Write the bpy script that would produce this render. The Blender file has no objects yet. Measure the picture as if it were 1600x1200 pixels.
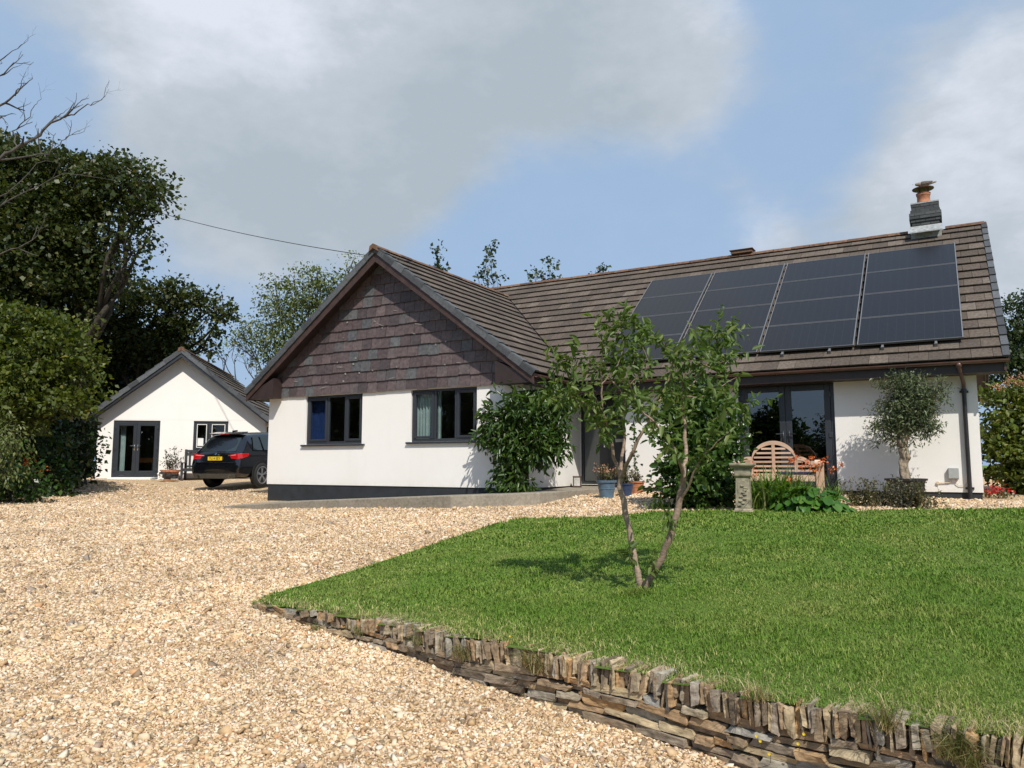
import bpy, math, random
import numpy as np
from mathutils import Vector, Matrix
R = math.radians
S = bpy.context.scene
# ------------------------------------------------------------------ camera
YAW, PITCH, FPX, EYE = 0.5235, 0.1052, 1196.0, 1.6
cam = bpy.data.cameras.new('camera'); cam_o = bpy.data.objects.new('camera', cam)
S.collection.objects.link(cam_o); S.camera = cam_o
cam.sensor_fit = 'HORIZONTAL'; cam.sensor_width = 36.0; cam.lens = FPX / 1600 * 36.0
cam.clip_start = 0.05; cam.clip_end = 2000
cam_o.location = (0, 0, EYE); cam_o.rotation_euler = (math.pi/2 + PITCH, 0, YAW)
# ------------------------------------------------------------------ sun and sky
SUN = Vector((0.98, -1.0, 1.52)).normalized()          # towards the sun
elev = math.asin(SUN.z); azim = math.atan2(SUN.x, SUN.y)
sl = bpy.data.lights.new('sun', 'SUN'); sl.energy = 4.9; sl.angle = R(0.53); sl.color = (1.0, 0.95, 0.85)
so = bpy.data.objects.new('sun', sl); S.collection.objects.link(so)
so.rotation_euler = SUN.to_track_quat('Z', 'Y').to_euler()
S.view_settings.view_transform = 'Standard'; S.view_settings.look = 'None'
S.view_settings.exposure = 0.0; S.view_settings.gamma = 1.0
S.cycles.max_bounces = 6; S.cycles.transparent_max_bounces = 12; S.cycles.use_denoising = True
S.render.use_motion_blur = False

f0 = np.array([-math.sin(YAW), math.cos(YAW), 0]); CR = np.array([math.cos(YAW), math.sin(YAW), 0]); u0 = np.array([0, 0, 1.0])
CF = f0*math.cos(PITCH) + u0*math.sin(PITCH); CU = u0*math.cos(PITCH) - f0*math.sin(PITCH); CC = np.array([0, 0, EYE])
def ray(px, py): return (px-800)/FPX*CR + (600-py)/FPX*CU + CF
def W(px, py, t): return CC + t*ray(px, py)
def atY(px, py, Y): d = ray(px, py); return CC + d*(Y/d[1])
def atX(px, py, X): d = ray(px, py); return CC + d*(X/d[0])

world = bpy.data.worlds.new('World'); S.world = world; world.use_nodes = True
def build_sky():
    nt = world.node_tree; nt.nodes.clear(); L = nt.links.new
    def N(t, **k):
        n = nt.nodes.new(t)
        for a, b in k.items(): setattr(n, a, b)
        return n
    def M(op, a, b=None, c=None, clamp=False):
        n = N('ShaderNodeMath', operation=op, use_clamp=clamp)
        for i, v in enumerate((a, b, c)):
            if v is None: continue
            if isinstance(v, (int, float)): n.inputs[i].default_value = v
            else: L(v, n.inputs[i])
        return n.outputs[0]
    tc = N('ShaderNodeTexCoord'); d = tc.outputs['Generated']
    sky = N('ShaderNodeTexSky', sky_type='NISHITA'); sky.sun_disc = False
    sky.sun_elevation = elev; sky.sun_rotation = azim
    sky.air_density = 1.0; sky.dust_density = 1.6; sky.ozone_density = 1.6
    def noise(scale, detail, rough, stretch=(1, 1, 1.8), off=(0, 0, 0), dist=0.0):
        mp = N('ShaderNodeMapping'); mp.inputs['Scale'].default_value = stretch; mp.inputs['Location'].default_value = off
        L(d, mp.inputs[0]); n = N('ShaderNodeTexNoise'); L(mp.outputs[0], n.inputs['Vector'])
        n.inputs['Scale'].default_value = scale; n.inputs['Detail'].default_value = detail
        n.inputs['Roughness'].default_value = rough; n.inputs['Distortion'].default_value = dist
        return n.outputs['Fac']
    def blob(px, py, rad, w):
        v = ray(px, py); v = v/np.linalg.norm(v)
        dt = N('ShaderNodeVectorMath', operation='DOT_PRODUCT'); L(d, dt.inputs[0]); dt.inputs[1].default_value = tuple(v)
        s = rad/FPX
        e = M('MULTIPLY', M('SUBTRACT', 1.0, dt.outputs['Value']), -2.0/(s*s))
        return M('MULTIPLY', M('EXPONENT', e), w)
    def total(bs):
        acc = None
        for b in bs:
            v = blob(*b); acc = v if acc is None else M('ADD', acc, v)
        return acc
    cover = total([(330, 60, 170, .9), (480, 170, 190, .7), (640, 60, 220, .7), (880, 100, 200, .7), (1080, 60, 130, .45), (1060, 180, 100, .35),
                   (420, 320, 130, .55), (610, 310, 120, .5), (250, 230, 100, .3), (40, 150, 130, -.45), (850, 360, 150, -.35), (1290, 230, 90, -.35), (1030, 370, 110, -.3), (330, 470, 120, .3),
                   (1520, 250, 150, .8), (1400, 330, 80, .55), (1190, 390, 85, .65), (1290, 420, 80, .4), (1560, 430, 90, .6),
                   (30, 20, 70, .12), (-500, 200, 300, .8), (2000, 100, 300, .7), (400, -700, 450, .8), (-200, -900, 400, .4)])
    n1 = noise(2.6, 9, .55, dist=.4); n2 = noise(8.0, 8, .6, off=(3, 1, 2))
    # cloud elsewhere round the dome comes from the noise alone
    v = M('ADD', cover, M('MULTIPLY', M('SUBTRACT', n1, .5), 1.3)); v = M('ADD', v, M('MULTIPLY', M('SUBTRACT', n2, .5), .8))
    n4 = noise(24, 7, .6, off=(5, 9, 1), dist=.6); v = M('ADD', v, M('MULTIPLY', M('SUBTRACT', n4, .5), .28))
    mr = N('ShaderNodeMapRange', interpolation_type='SMOOTHSTEP'); L(v, mr.inputs[0])
    mr.inputs[1].default_value = .22; mr.inputs[2].default_value = .98; mr.inputs[3].default_value = .12
    mask = mr.outputs[0]
    bright = total([(290, 60, 150, .42), (430, 10, 130, .22), (1500, 190, 110, .3), (1180, 355, 55, .5), (1140, 70, 120, .2), (1560, 430, 90, .25), (1080, 220, 80, .15), (330, 480, 120, .2)])
    dark = total([(430, 320, 150, .45), (860, 90, 170, .4), (640, 280, 120, .3), (260, 330, 120, .2), (1300, 120, 120, .2), (1580, 390, 70, .2)])
    n3 = noise(6.0, 10, .62, off=(7, 2, 5))
    bsum = M('ADD', M('SUBTRACT', bright, dark), M('MULTIPLY', M('SUBTRACT', n3, .5), 1.5)); n5 = noise(17, 9, .62, off=(1, 4, 8), dist=.4); bsum = M('ADD', bsum, M('MULTIPLY', M('SUBTRACT', n5, .5), .5)); bsum = M('ADD', bsum, .42, clamp=True)
    cr = N('ShaderNodeValToRGB'); L(bsum, cr.inputs[0])
    cr.color_ramp.elements[0].color = (5.3, 6.15, 6.95, 1); cr.color_ramp.elements[1].color = (9.2, 9.8, 10.9, 1)
    e = cr.color_ramp.elements.new(.5); e.color = (6.6, 7.35, 8.3, 1)
    # thin summer haze over the blue
    pale = N('ShaderNodeMix', data_type='RGBA'); pale.inputs[0].default_value = .8
    L(sky.outputs[0], pale.inputs[6]); pale.inputs[7].default_value = (4.6, 6.75, 9.9, 1)
    mx = N('ShaderNodeMix', data_type='RGBA'); L(mask, mx.inputs[0]); L(pale.outputs[2], mx.inputs[6]); L(cr.outputs[0], mx.inputs[7])
    bg = N('ShaderNodeBackground'); L(mx.outputs[2], bg.inputs[0]); bg.inputs[1].default_value = SKY_STRENGTH
    out = N('ShaderNodeOutputWorld'); L(bg.outputs[0], out.inputs[0])
SKY_STRENGTH = 0.082
build_sky()

# ------------------------------------------------------------------ helpers
rng = np.random.default_rng(7); random.seed(7)
def norm(v): v = np.asarray(v, float); return v/(np.linalg.norm(v)+1e-12)
class MB:
    def __init__(s): s.v = []; s.f = []; s.r = []
    def add(s, vs, fs, rnd=None):
        n = len(s.v); s.v += [tuple(map(float, p)) for p in vs]; s.f += [tuple(i+n for i in q) for q in fs]
        s.r += [random.random() if rnd is None else rnd]*len(vs); return s
    def hexa(s, p, rnd=None):    # p: 4 bottom (ccw from above), 4 top
        return s.add(p, [(3, 2, 1, 0), (4, 5, 6, 7), (0, 1, 5, 4), (1, 2, 6, 5), (2, 3, 7, 6), (3, 0, 4, 7)], rnd)
    def box(s, x0, x1, y0, y1, z0, z1, rnd=None):
        return s.hexa([(x0, y0, z0), (x1, y0, z0), (x1, y1, z0), (x0, y1, z0), (x0, y0, z1), (x1, y0, z1), (x1, y1, z1), (x0, y1, z1)], rnd)
    def obox(s, c, X, Y, Z, a, b, h, rnd=None):   # oriented box, half sizes a b h
        c, X, Y, Z = map(lambda q: np.array(q, float), (c, X, Y, Z)); X = X*a; Y = Y*b; Z = Z*h
        return s.hexa([c-X-Y-Z, c+X-Y-Z, c+X+Y-Z, c-X+Y-Z, c-X-Y+Z, c+X-Y+Z, c+X+Y+Z, c-X+Y+Z], rnd)
    def beam(s, a, b, w, h, up=(0, 0, 1)):
        a = np.array(a, float); b = np.array(b, float); d = norm(b-a); X = norm(np.cross(d, up)); Z = np.cross(X, d)
        return s.obox((a+b)/2, d, X, Z, np.linalg.norm(b-a)/2, w/2, h/2)
    def prism(s, poly, d):       # poly: 3D points, extruded by vector d
        n = len(poly); d = np.array(d, float); P = [np.array(p, float) for p in poly]
        return s.add(P+[p+d for p in P], [tuple(range(n))[::-1], tuple(range(n, 2*n))]+[(i, (i+1) % n, n+(i+1) % n, n+i) for i in range(n)])
    def tube(s, pts, rad, seg=8, cap=True, rnd=None):
        pts = [np.array(p, float) for p in pts]; n = len(pts)
        if not hasattr(rad, '__len__'): rad = [rad]*n
        ref = np.array([0, 0, 1.0]) if abs(norm(pts[-1]-pts[0])[2]) < .9 else np.array([1.0, 0, 0]); vs = []
        for i, p in enumerate(pts):
            d = norm(pts[min(i+1, n-1)]-pts[max(i-1, 0)]); X = norm(np.cross(d, ref)); Y = np.cross(d, X)
            for k in range(seg):
                a = 2*math.pi*k/seg; vs.append(p+rad[i]*(math.cos(a)*X+math.sin(a)*Y))
        fs = [(i*seg+k, i*seg+(k+1) % seg, (i+1)*seg+(k+1) % seg, (i+1)*seg+k) for i in range(n-1) for k in range(seg)]
        if cap: fs += [tuple(range(seg)), tuple(range((n-1)*seg, n*seg))[::-1]]
        return s.add(vs, fs, rnd)
    def lathe(s, prof, c=(0, 0, 0), seg=24, axis='z', cap=True):
        vs = []; c = np.array(c, float)
        for r, h in prof:
            for k in range(seg):
                a = 2*math.pi*k/seg; p = (r*math.cos(a), r*math.sin(a), h)
                if axis == 'x': p = (h, p[0], p[1])
                if axis == 'y': p = (p[0], h, p[1])
                vs.append(c+np.array(p))
        n = len(prof); fs = [(i*seg+k, i*seg+(k+1) % seg, (i+1)*seg+(k+1) % seg, (i+1)*seg+k) for i in range(n-1) for k in range(seg)]
        if cap: fs += [tuple(range(seg))[::-1], tuple(range((n-1)*seg, n*seg))]
        return s.add(vs, fs)
def set_rnd(me, arr):
    a = me.attributes.new('rnd', 'FLOAT', 'POINT'); a.data.foreach_set('value', np.asarray(arr, np.float32))
def world_loc(p):
    l = Vector((0, 0, 0))
    while p is not None: l = l + p.location; p = p.parent
    return l
def link(name, me, m, parent=None, world=True, smooth=False):
    o = bpy.data.objects.new(name, me); S.collection.objects.link(o)
    if m is not None: me.materials.append(m)
    if parent is not None:
        if world: me.transform(Matrix.Translation(-world_loc(parent)))
        o.parent = parent
    if smooth: me.polygons.foreach_set('use_smooth', [True]*len(me.polygons))
    return o
def obj(name, mb, m, parent=None, world=True, smooth=False, bevel=0):
    me = bpy.data.meshes.new(name); me.from_pydata(mb.v, [], mb.f); set_rnd(me, mb.r); me.update()
    o = link(name, me, m, parent, world, smooth)
    if bevel:
        b = o.modifiers.new('bevel', 'BEVEL'); b.width = bevel; b.segments = 2; b.limit_method = 'ANGLE'; b.angle_limit = R(40)
    return o
def tag(o, label, cat, group=None):
    o['label'] = label; o['category'] = cat
    if group: o['group'] = group
    return o
def thing(name, label, cat, loc=(0, 0, 0), rotz=0, group=None):
    o = bpy.data.objects.new(name, None); S.collection.objects.link(o); o.empty_display_size = .2
    o.location = Vector([float(c) for c in loc]); o.rotation_euler = (0, 0, rotz); return tag(o, label, cat, group)
def fast_mesh(name, V, F):       # numpy arrays, F (n,4)
    me = bpy.data.meshes.new(name); V = np.ascontiguousarray(V, np.float32); F = np.ascontiguousarray(F, np.int32); k = F.shape[1]
    me.vertices.add(len(V)); me.vertices.foreach_set('co', V.ravel()); me.loops.add(F.size); me.loops.foreach_set('vertex_index', F.ravel())
    me.polygons.add(len(F)); me.polygons.foreach_set('loop_start', np.arange(0, F.size, k, dtype=np.int32)); me.polygons.foreach_set('loop_total', np.full(len(F), k, np.int32))
    me.update(calc_edges=True); return me
def skin(pts, edges, rad, sub=2):
    me = bpy.data.meshes.new('tmp'); me.from_pydata([tuple(p) for p in pts], edges, []); o = bpy.data.objects.new('tmp', me); S.collection.objects.link(o)
    o.modifiers.new('s', 'SKIN'); me.skin_vertices[0].data[0].use_root = True
    for i, r in enumerate(rad):
        me.skin_vertices[0].data[i].radius = r if isinstance(r, tuple) else (r, r)
    m = o.modifiers.new('d', 'SUBSURF'); m.levels = sub; m.render_levels = sub
    bpy.context.view_layer.update()
    e = o.evaluated_get(bpy.context.evaluated_depsgraph_get()); out = bpy.data.meshes.new_from_object(e)
    bpy.data.objects.remove(o); bpy.data.meshes.remove(me); return out
def dup(root):
    r = root.copy(); S.collection.objects.link(r)
    for ch in list(root.children):
        c = ch.copy(); S.collection.objects.link(c); c.parent = r
        for g in list(ch.children):
            d = g.copy(); S.collection.objects.link(d); d.parent = c
    return r

# ------------------------------------------------------------------ materials
class NT:
    def __init__(s, name):
        s.m = bpy.data.materials.new(name); s.m.use_nodes = True; s.t = s.m.node_tree; s.t.nodes.clear()
        s.out = s.n('ShaderNodeOutputMaterial'); s.b = s.n('ShaderNodeBsdfPrincipled'); s.l(s.b.outputs[0], s.out.inputs[0])
    def n(s, t, **k):
        q = s.t.nodes.new(t)
        for a, b in k.items(): setattr(q, a, b)
        return q
    def l(s, a, b): s.t.links.new(a, b)
    def coord(s, scale=(1, 1, 1), kind='Object', rot=(0, 0, 0)):
        tc = s.n('ShaderNodeTexCoord'); mp = s.n('ShaderNodeMapping'); mp.inputs['Scale'].default_value = scale; mp.inputs['Rotation'].default_value = rot
        s.l(tc.outputs[kind], mp.inputs[0]); return mp.outputs[0]
    def noise(s, scale, detail=4, rough=.55, vec=None, dist=0):
        q = s.n('ShaderNodeTexNoise'); q.inputs['Scale'].default_value = scale; q.inputs['Detail'].default_value = detail
        q.inputs['Roughness'].default_value = rough; q.inputs['Distortion'].default_value = dist
        s.l(vec if vec is not None else s.coord(), q.inputs['Vector']); return q.outputs['Fac']
    def attr(s): return s.n('ShaderNodeAttribute', attribute_name='rnd').outputs['Fac']
    def ramp(s, fac, cols, interp='LINEAR'):
        q = s.n('ShaderNodeValToRGB'); s.l(fac, q.inputs[0]); r = q.color_ramp; r.interpolation = interp
        while len(r.elements) < len(cols): r.elements.new(.5)
        for e, (p, c) in zip(r.elements, cols): e.position = p; e.color = (*c, 1)
        return q.outputs[0]
    def mix(s, f, a, b, mode='MIX'):
        q = s.n('ShaderNodeMix', data_type='RGBA', blend_type=mode)
        for i, v in ((0, f), (6, a), (7, b)):
            if isinstance(v, (int, float)): q.inputs[i].default_value = v
            elif isinstance(v, tuple): q.inputs[i].default_value = (*v, 1)
            else: s.l(v, q.inputs[i])
        return q.outputs[2]
    def math(s, op, a, b=None, clamp=False):
        q = s.n('ShaderNodeMath', operation=op, use_clamp=clamp)
        for i, v in enumerate((a, b)):
            if v is None: continue
            if isinstance(v, (int, float)): q.inputs[i].default_value = v
            else: s.l(v, q.inputs[i])
        return q.outputs[0]
    def col(s, c):
        if isinstance(c, tuple): s.b.inputs['Base Color'].default_value = (*c, 1)
        else: s.l(c, s.b.inputs['Base Color'])
        return s
    def rough(s, r, spec=.5):
        if isinstance(r, (int, float)): s.b.inputs['Roughness'].default_value = r
        else: s.l(r, s.b.inputs['Roughness'])
        s.b.inputs['Specular IOR Level'].default_value = spec; return s
    def bump(s, h, strength=.5, dist=.01):
        q = s.n('ShaderNodeBump'); q.inputs['Strength'].default_value = strength; q.inputs['Distance'].default_value = dist
        s.l(h, q.inputs['Height']); s.l(q.outputs[0], s.b.inputs['Normal']); return s
def plain(name, c, rough=.5, var=.25, scale=8, bump=0, metal=0, spec=.5):
    m = NT(name); n = m.noise(scale, 5)
    d = tuple(max(x*(1-var), 0) for x in c); b = tuple(min(x*(1+var), 1) for x in c)
    m.col(m.ramp(n, [(.3, d), (.7, b)])).rough(rough, spec); m.b.inputs['Metallic'].default_value = metal
    if bump: m.bump(m.noise(scale*6, 4), bump, .005)
    return m.m
def palette(name, cols, rough=.8, noise_amt=.35, scale=30, bump=.3, interp='LINEAR', spec=.4, dist=.006, stretch=(1, 1, 1)):
    m = NT(name); c = m.ramp(m.attr(), cols, interp); v = m.coord(stretch)
    n = m.noise(scale, 6, .6, v); g = m.ramp(n, [(.25, (1-noise_amt,)*3), (.75, (1+noise_amt*.6,)*3)])
    m.col(m.mix(1.0, c, g, 'MULTIPLY')).rough(rough, spec)
    if bump: m.bump(n, bump, dist)
    return m.m
def leafmat(name, cols, trans=.3, rough=.45, spec=.4):
    m = NT(name); c = m.ramp(m.attr(), cols); m.col(c).rough(rough, spec)
    t = m.n('ShaderNodeBsdfTranslucent'); hs = m.n('ShaderNodeHueSaturation'); hs.inputs['Saturation'].default_value = 1.15; hs.inputs['Value'].default_value = 1.25
    m.l(c, hs.inputs['Color']); m.l(hs.outputs[0], t.inputs[0])
    mx = m.n('ShaderNodeMixShader'); mx.inputs[0].default_value = trans; m.l(m.b.outputs[0], mx.inputs[1]); m.l(t.outputs[0], mx.inputs[2]); m.l(mx.outputs[0], m.out.inputs[0])
    return m.m
def glass(name, tint=(.8, .85, .85), minr=.1):
    m = NT(name); tr = m.n('ShaderNodeBsdfTransparent'); tr.inputs[0].default_value = (*tint, 1)
    gl = m.n('ShaderNodeBsdfGlossy'); gl.inputs['Roughness'].default_value = .0
    m.b.inputs['Roughness'].default_value = .02
    fr = m.n('ShaderNodeLayerWeight'); fr.inputs[0].default_value = .5
    f = m.math('ADD', m.math('MULTIPLY', m.math('POWER', fr.outputs['Facing'], 4.0), .9), minr, True)
    # float glass is never quite flat
    b = m.n('ShaderNodeBump'); b.inputs['Strength'].default_value = .04; b.inputs['Distance'].default_value = .02; m.l(m.noise(1.6, 2), b.inputs['Height']); m.l(b.outputs[0], gl.inputs['Normal'])
    mx = m.n('ShaderNodeMixShader'); m.l(f, mx.inputs[0]); m.l(tr.outputs[0], mx.inputs[1]); m.l(gl.outputs[0], mx.inputs[2]); m.l(mx.outputs[0], m.out.inputs[0])
    return m.m
def mk_render():
    m = NT('white render'); v = m.coord(); n = m.noise(.7, 6, .6, v); n2 = m.noise(3, 6, .6, m.coord((1, 1, .25)))
    c = m.mix(m.ramp(n, [(.4, (0, 0, 0)), (.8, (1, 1, 1))]), (.80, .775, .75), (.76, .735, .70))
    c = m.mix(m.math('MULTIPLY', m.ramp(n2, [(.55, (0, 0, 0)), (.85, (1, 1, 1))]), .25), c, (.64, .62, .57))
    geo = m.n('ShaderNodeNewGeometry'); sp = m.n('ShaderNodeSeparateXYZ'); m.l(geo.outputs['Position'], sp.inputs[0])
    lo = m.math('SUBTRACT', 1.0, m.math('MULTIPLY', m.math('SUBTRACT', sp.outputs[2], 1.08), 3.2), True); sn = m.ramp(m.noise(6, 6, .7), [(.35, (0, 0, 0)), (.75, (1, 1, 1))])
    c = m.mix(m.math('MULTIPLY', m.math('MULTIPLY', lo, lo), m.math('ADD', m.math('MULTIPLY', sn, .4), .05)), c, (.52, .45, .36))
    m.col(c).rough(.85, .25); m.bump(m.noise(70, 5, .65), .35, .005); return m.m
def mk_paint(): return plain('anthracite frame paint', (.030, .034, .042), .38, .12, 3)
M = {}
M['render'] = mk_render()
M['anthracite'] = mk_paint()
M['plinth'] = plain('dark plinth paint', (.020, .023, .028), .7, .3, 4, .2)
M['tile'] = palette('brown concrete roof tile', [(0, (.082, .063, .05)), (.4, (.105, .081, .064)), (.8, (.122, .094, .074)), (.95, (.145, .115, .092)), (1, (.17, .14, .115))], .9, .6, 22, .35)
M['ridge'] = palette('mossy terracotta ridge tile', [(0, (.09, .055, .038)), (.5, (.15, .082, .052)), (1, (.21, .125, .08))], .9, .55, 14, .4)
M['verge'] = palette('blue grey verge tile', [(0, (.045, .048, .053)), (.5, (.075, .08, .088)), (1, (.11, .117, .125))], .75, .35, 20, .3)
M['slate'] = palette('purple and grey slate', [(0, (.064, .049, .051)), (.2, (.088, .062, .063)), (.45, (.104, .073, .074)), (.72, (.126, .092, .091)), (.88, (.088, .078, .08)), (.9, (.084, .083, .087)), (1, (.112, .112, .115))], .6, .55, 16, .35, spec=.5)
M['brown'] = plain('dark brown fascia board', (.032, .019, .017), .5, .25, 5)
M['barge'] = plain('weathered brown barge board', (.05, .027, .022), .6, .35, 6, .2)
M['gutter'] = plain('brown plastic gutter', (.10, .052, .042), .35, .25, 6)
M['blackpipe'] = plain('black plastic pipe', (.022, .020, .021), .35, .2, 6)
M['lead'] = plain('lead flashing', (.30, .31, .315), .6, .35, 14, .3)
M['lichen'] = plain('pale lichen', (.26, .24, .22), .9, .4, 40)
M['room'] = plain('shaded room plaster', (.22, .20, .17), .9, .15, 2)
M['glass'] = glass('window glass', (.82, .86, .86), .05)
M['glassdoor'] = glass('coated door glass', (.40, .45, .47), .15)
M['frosted'] = plain('grey side light glass', (.10, .115, .115), .12, .1, 2, spec=.8)
M['steel'] = plain('brushed steel', (.6, .6, .6), .25, .1, 10, metal=1)
M['sheer'] = plain('grey sheer curtain', (.42, .48, .47), .9, .15, 4)
M['bluecloth'] = plain('blue curtain cloth', (.012, .035, .15), .9, .2, 6)
M['white_upvc'] = plain('white plastic', (.75, .75, .73), .4, .05, 5)
M['terracotta'] = plain('terracotta', (.42, .17, .09), .8, .3, 12, .2)
M['greybox'] = plain('grey plastic box', (.36, .37, .36), .5, .1, 10)
M['beige_pipe'] = plain('beige conduit', (.62, .5, .34), .5, .15, 20)
def mk_concrete():
    m = NT('old concrete path'); n = m.noise(1.5, 8, .65); n2 = m.noise(18, 8, .7)
    c = m.ramp(n, [(.3, (.13, .112, .085)), (.55, (.22, .19, .15)), (.75, (.31, .275, .22))])
    m.col(m.mix(.5, c, m.ramp(n2, [(.3, (.16, .14, .11)), (.7, (.45, .40, .33))]))).rough(.9, .3); m.bump(n2, .4, .01); return m.m
M['concrete'] = mk_concrete()
GRAVEL = [(0, (0.209, 0.159, 0.111)), (0.08, (0.379, 0.243, 0.125)), (0.2, (0.522, 0.356, 0.194)), (0.34, (0.607, 0.436, 0.256)), (0.5, (0.664, 0.496, 0.315)), (0.68, (0.721, 0.571, 0.397)), (0.82, (0.787, 0.674, 0.542)), (0.92, (0.55, 0.318, 0.16)), (1, (0.313, 0.258, 0.213))]
M['stone_gravel'] = palette('golden flint gravel', GRAVEL, .7, .3, 1.3, 0, spec=.3)
def mk_gravel_sheet():
    m = NT('gravel bed'); v = m.coord()
    vo = m.n('ShaderNodeTexVoronoi', feature='F1'); vo.inputs['Scale'].default_value = 42; vo.inputs['Randomness'].default_value = 1; m.l(v, vo.inputs['Vector'])
    vd = m.n('ShaderNodeTexVoronoi', feature='DISTANCE_TO_EDGE'); vd.inputs['Scale'].default_value = 42; m.l(v, vd.inputs['Vector'])
    sep = m.n('ShaderNodeSeparateColor'); m.l(vo.outputs['Color'], sep.inputs[0])
    c = m.ramp(sep.outputs[0], GRAVEL)
    gap = m.ramp(vd.outputs['Distance'], [(0, (.35, .3, .25)), (.12, (1, 1, 1))])
    c = m.mix(.6, c, gap, 'MULTIPLY')
    big = m.noise(.6, 5, .6, v); c = m.mix(1, c, m.ramp(big, [(.3, (.86, .84, .80)), (.7, (1.04, 1.03, 1.0))]), 'MULTIPLY')
    m.col(c).rough(.85, .3); m.bump(vd.outputs['Distance'], 1.0, .02); return m.m
M['gravel'] = mk_gravel_sheet()
def mk_turf():
    m = NT('lawn turf'); n = m.noise(1.1, 6, .6); n2 = m.noise(40, 6, .7)
    c = m.ramp(n, [(.3, (.10, .18, .025)), (.55, (.14, .22, .033)), (.75, (.22, .24, .06))])
    m.col(m.mix(.4, c, m.ramp(n2, [(.3, (.03, .05, .012)), (.75, (.12, .15, .04))]))).rough(.9, .2); m.bump(n2, .8, .03); return m.m
M['turf'] = mk_turf()
def mk_grass():
    m = NT('grass blade'); a = m.attr(); n = m.noise(1.0, 9, .74, dist=.8)
    g = m.ramp(a, [(0, (.072, .150, .013)), (.45, (.108, .206, .018)), (.8, (.155, .26, .03)), (.93, (.26, .31, .075)), (1, (.48, .43, .19))])
    dry = m.ramp(a, [(0, (.17, .245, .03)), (.5, (.27, .305, .06)), (1, (.5, .44, .19))])
    m.col(m.mix(m.ramp(n, [(.46, (0, 0, 0)), (.64, (.7, .7, .7))]), g, dry)).rough(.6, .25)
    t = m.n('ShaderNodeBsdfTranslucent'); m.l(g, t.inputs[0]); mx = m.n('ShaderNodeMixShader'); mx.inputs[0].default_value = .2
    m.l(m.b.outputs[0], mx.inputs[1]); m.l(t.outputs[0], mx.inputs[2]); m.l(mx.outputs[0], m.out.inputs[0]); return m.m
M['grass'] = mk_grass()
M['straw'] = leafmat('straw grass', [(0, (.10, .14, .035)), (.4, (.2, .2, .07)), (.7, (.42, .34, .17)), (1, (.55, .45, .27))], .2)
M['wallstone'] = palette('rusty brown slate stone', [(0, (.12, .095, .07)), (.15, (.24, .185, .125)), (.3, (.36, .245, .14)), (.45, (.27, .23, .18)), (.6, (.43, .265, .125)), (.75, (.31, .295, .26)), (.88, (.42, .33, .2)), (1, (.50, .39, .25))], .9, .6, 14, .7, dist=.012, stretch=(1, 1, 2.2))
M['soil'] = plain('dry soil', (.13, .095, .062), .95, .4, 14, .5)
M['bark'] = plain('grey brown bark', (.12, .09, .066), .9, .45, 22, .6)
M['bark_dark'] = plain('dark bark', (.045, .036, .028), .9, .4, 14, .5)
M['bark_dead'] = plain('bleached dead wood', (.075, .066, .058), .9, .5, 9, .4)
M['bark_young'] = palette('brown cherry bark', [(0, (.27, .19, .14)), (1, (.34, .25, .185))], .75, .6, 26, .5, stretch=(1, 1, 2.5))
M['bark_olive'] = palette('pale gnarled olive bark', [(0, (.27, .21, .15)), (1, (.36, .29, .21))], .9, .7, 17, .9, dist=.02)
# leaves
M['l_syc'] = leafmat('sycamore leaf', [(0, (.026, .040, .010)), (.5, (.045, .064, .015)), (.82, (.080, .092, .02)), (1, (.14, .11, .028))], .3)
M['l_dark'] = leafmat('dark hedge leaf', [(0, (.014, .026, .008)), (.6, (.026, .044, .013)), (1, (.055, .08, .02))], .15)
M['l_elder'] = leafmat('yellow green leaf', [(0, (.045, .066, .010)), (.5, (.085, .112, .017)), (.85, (.135, .155, .026)), (1, (.20, .17, .036))], .35)
M['l_willow'] = leafmat('willow leaf', [(0, (.07, .10, .024)), (.5, (.12, .15, .04)), (.8, (.19, .21, .08)), (1, (.3, .31, .19))], .3)
M['l_sap'] = leafmat('sapling leaf', [(0, (.028, .045, .017)), (.6, (.045, .065, .022)), (1, (.085, .10, .04))], .25)
M['l_wist'] = leafmat('glossy climber leaf', [(0, (.02, .048, .007)), (.5, (.04, .082, .012)), (.85, (.07, .12, .02)), (1, (.14, .18, .045))], .22, .35)
M['l_bush'] = leafmat('evergreen bush leaf', [(0, (.016, .042, .008)), (.5, (.034, .072, .014)), (.85, (.06, .108, .022)), (1, (.11, .16, .045))], .15, .32)
M['l_bush_light'] = leafmat('bright evergreen bush leaf', [(0, (.022, .055, .009)), (.5, (.048, .095, .018)), (.85, (.085, .14, .03)), (1, (.15, .2, .06))], .2, .3)
M['l_cherry'] = leafmat('young fruit tree leaf', [(0, (.07, .12, .024)), (.5, (.115, .17, .04)), (.85, (.17, .22, .062)), (1, (.28, .29, .1))], .42)
M['l_olive'] = leafmat('olive leaf', [(0, (.058, .078, .032)), (.5, (.105, .135, .058)), (.8, (.18, .21, .105)), (1, (.32, .35, .21))], .15)
M['l_hedge'] = leafmat('viburnum hedge leaf', [(0, (.055, .085, .012)), (.5, (.10, .135, .02)), (.8, (.15, .17, .034)), (1, (.26, .2, .07))], .25)
M['l_blade'] = leafmat('strap leaf', [(0, (.06, .12, .015)), (.5, (.12, .21, .03)), (.85, (.2, .28, .06)), (1, (.4, .4, .18))], .3)
M['l_big'] = leafmat('broad waxy leaf', [(0, (.035, .10, .014)), (.6, (.06, .15, .02)), (1, (.12, .22, .035))], .25, .3)
M['l_weed'] = leafmat('weedy herb leaf', [(0, (.05, .055, .018)), (.5, (.10, .10, .035)), (1, (.22, .17, .09))], .25)
M['l_silver'] = leafmat('grey catmint leaf', [(0, (.05, .05, .03)), (.5, (.09, .088, .055)), (1, (.17, .15, .10))], .2)
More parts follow.
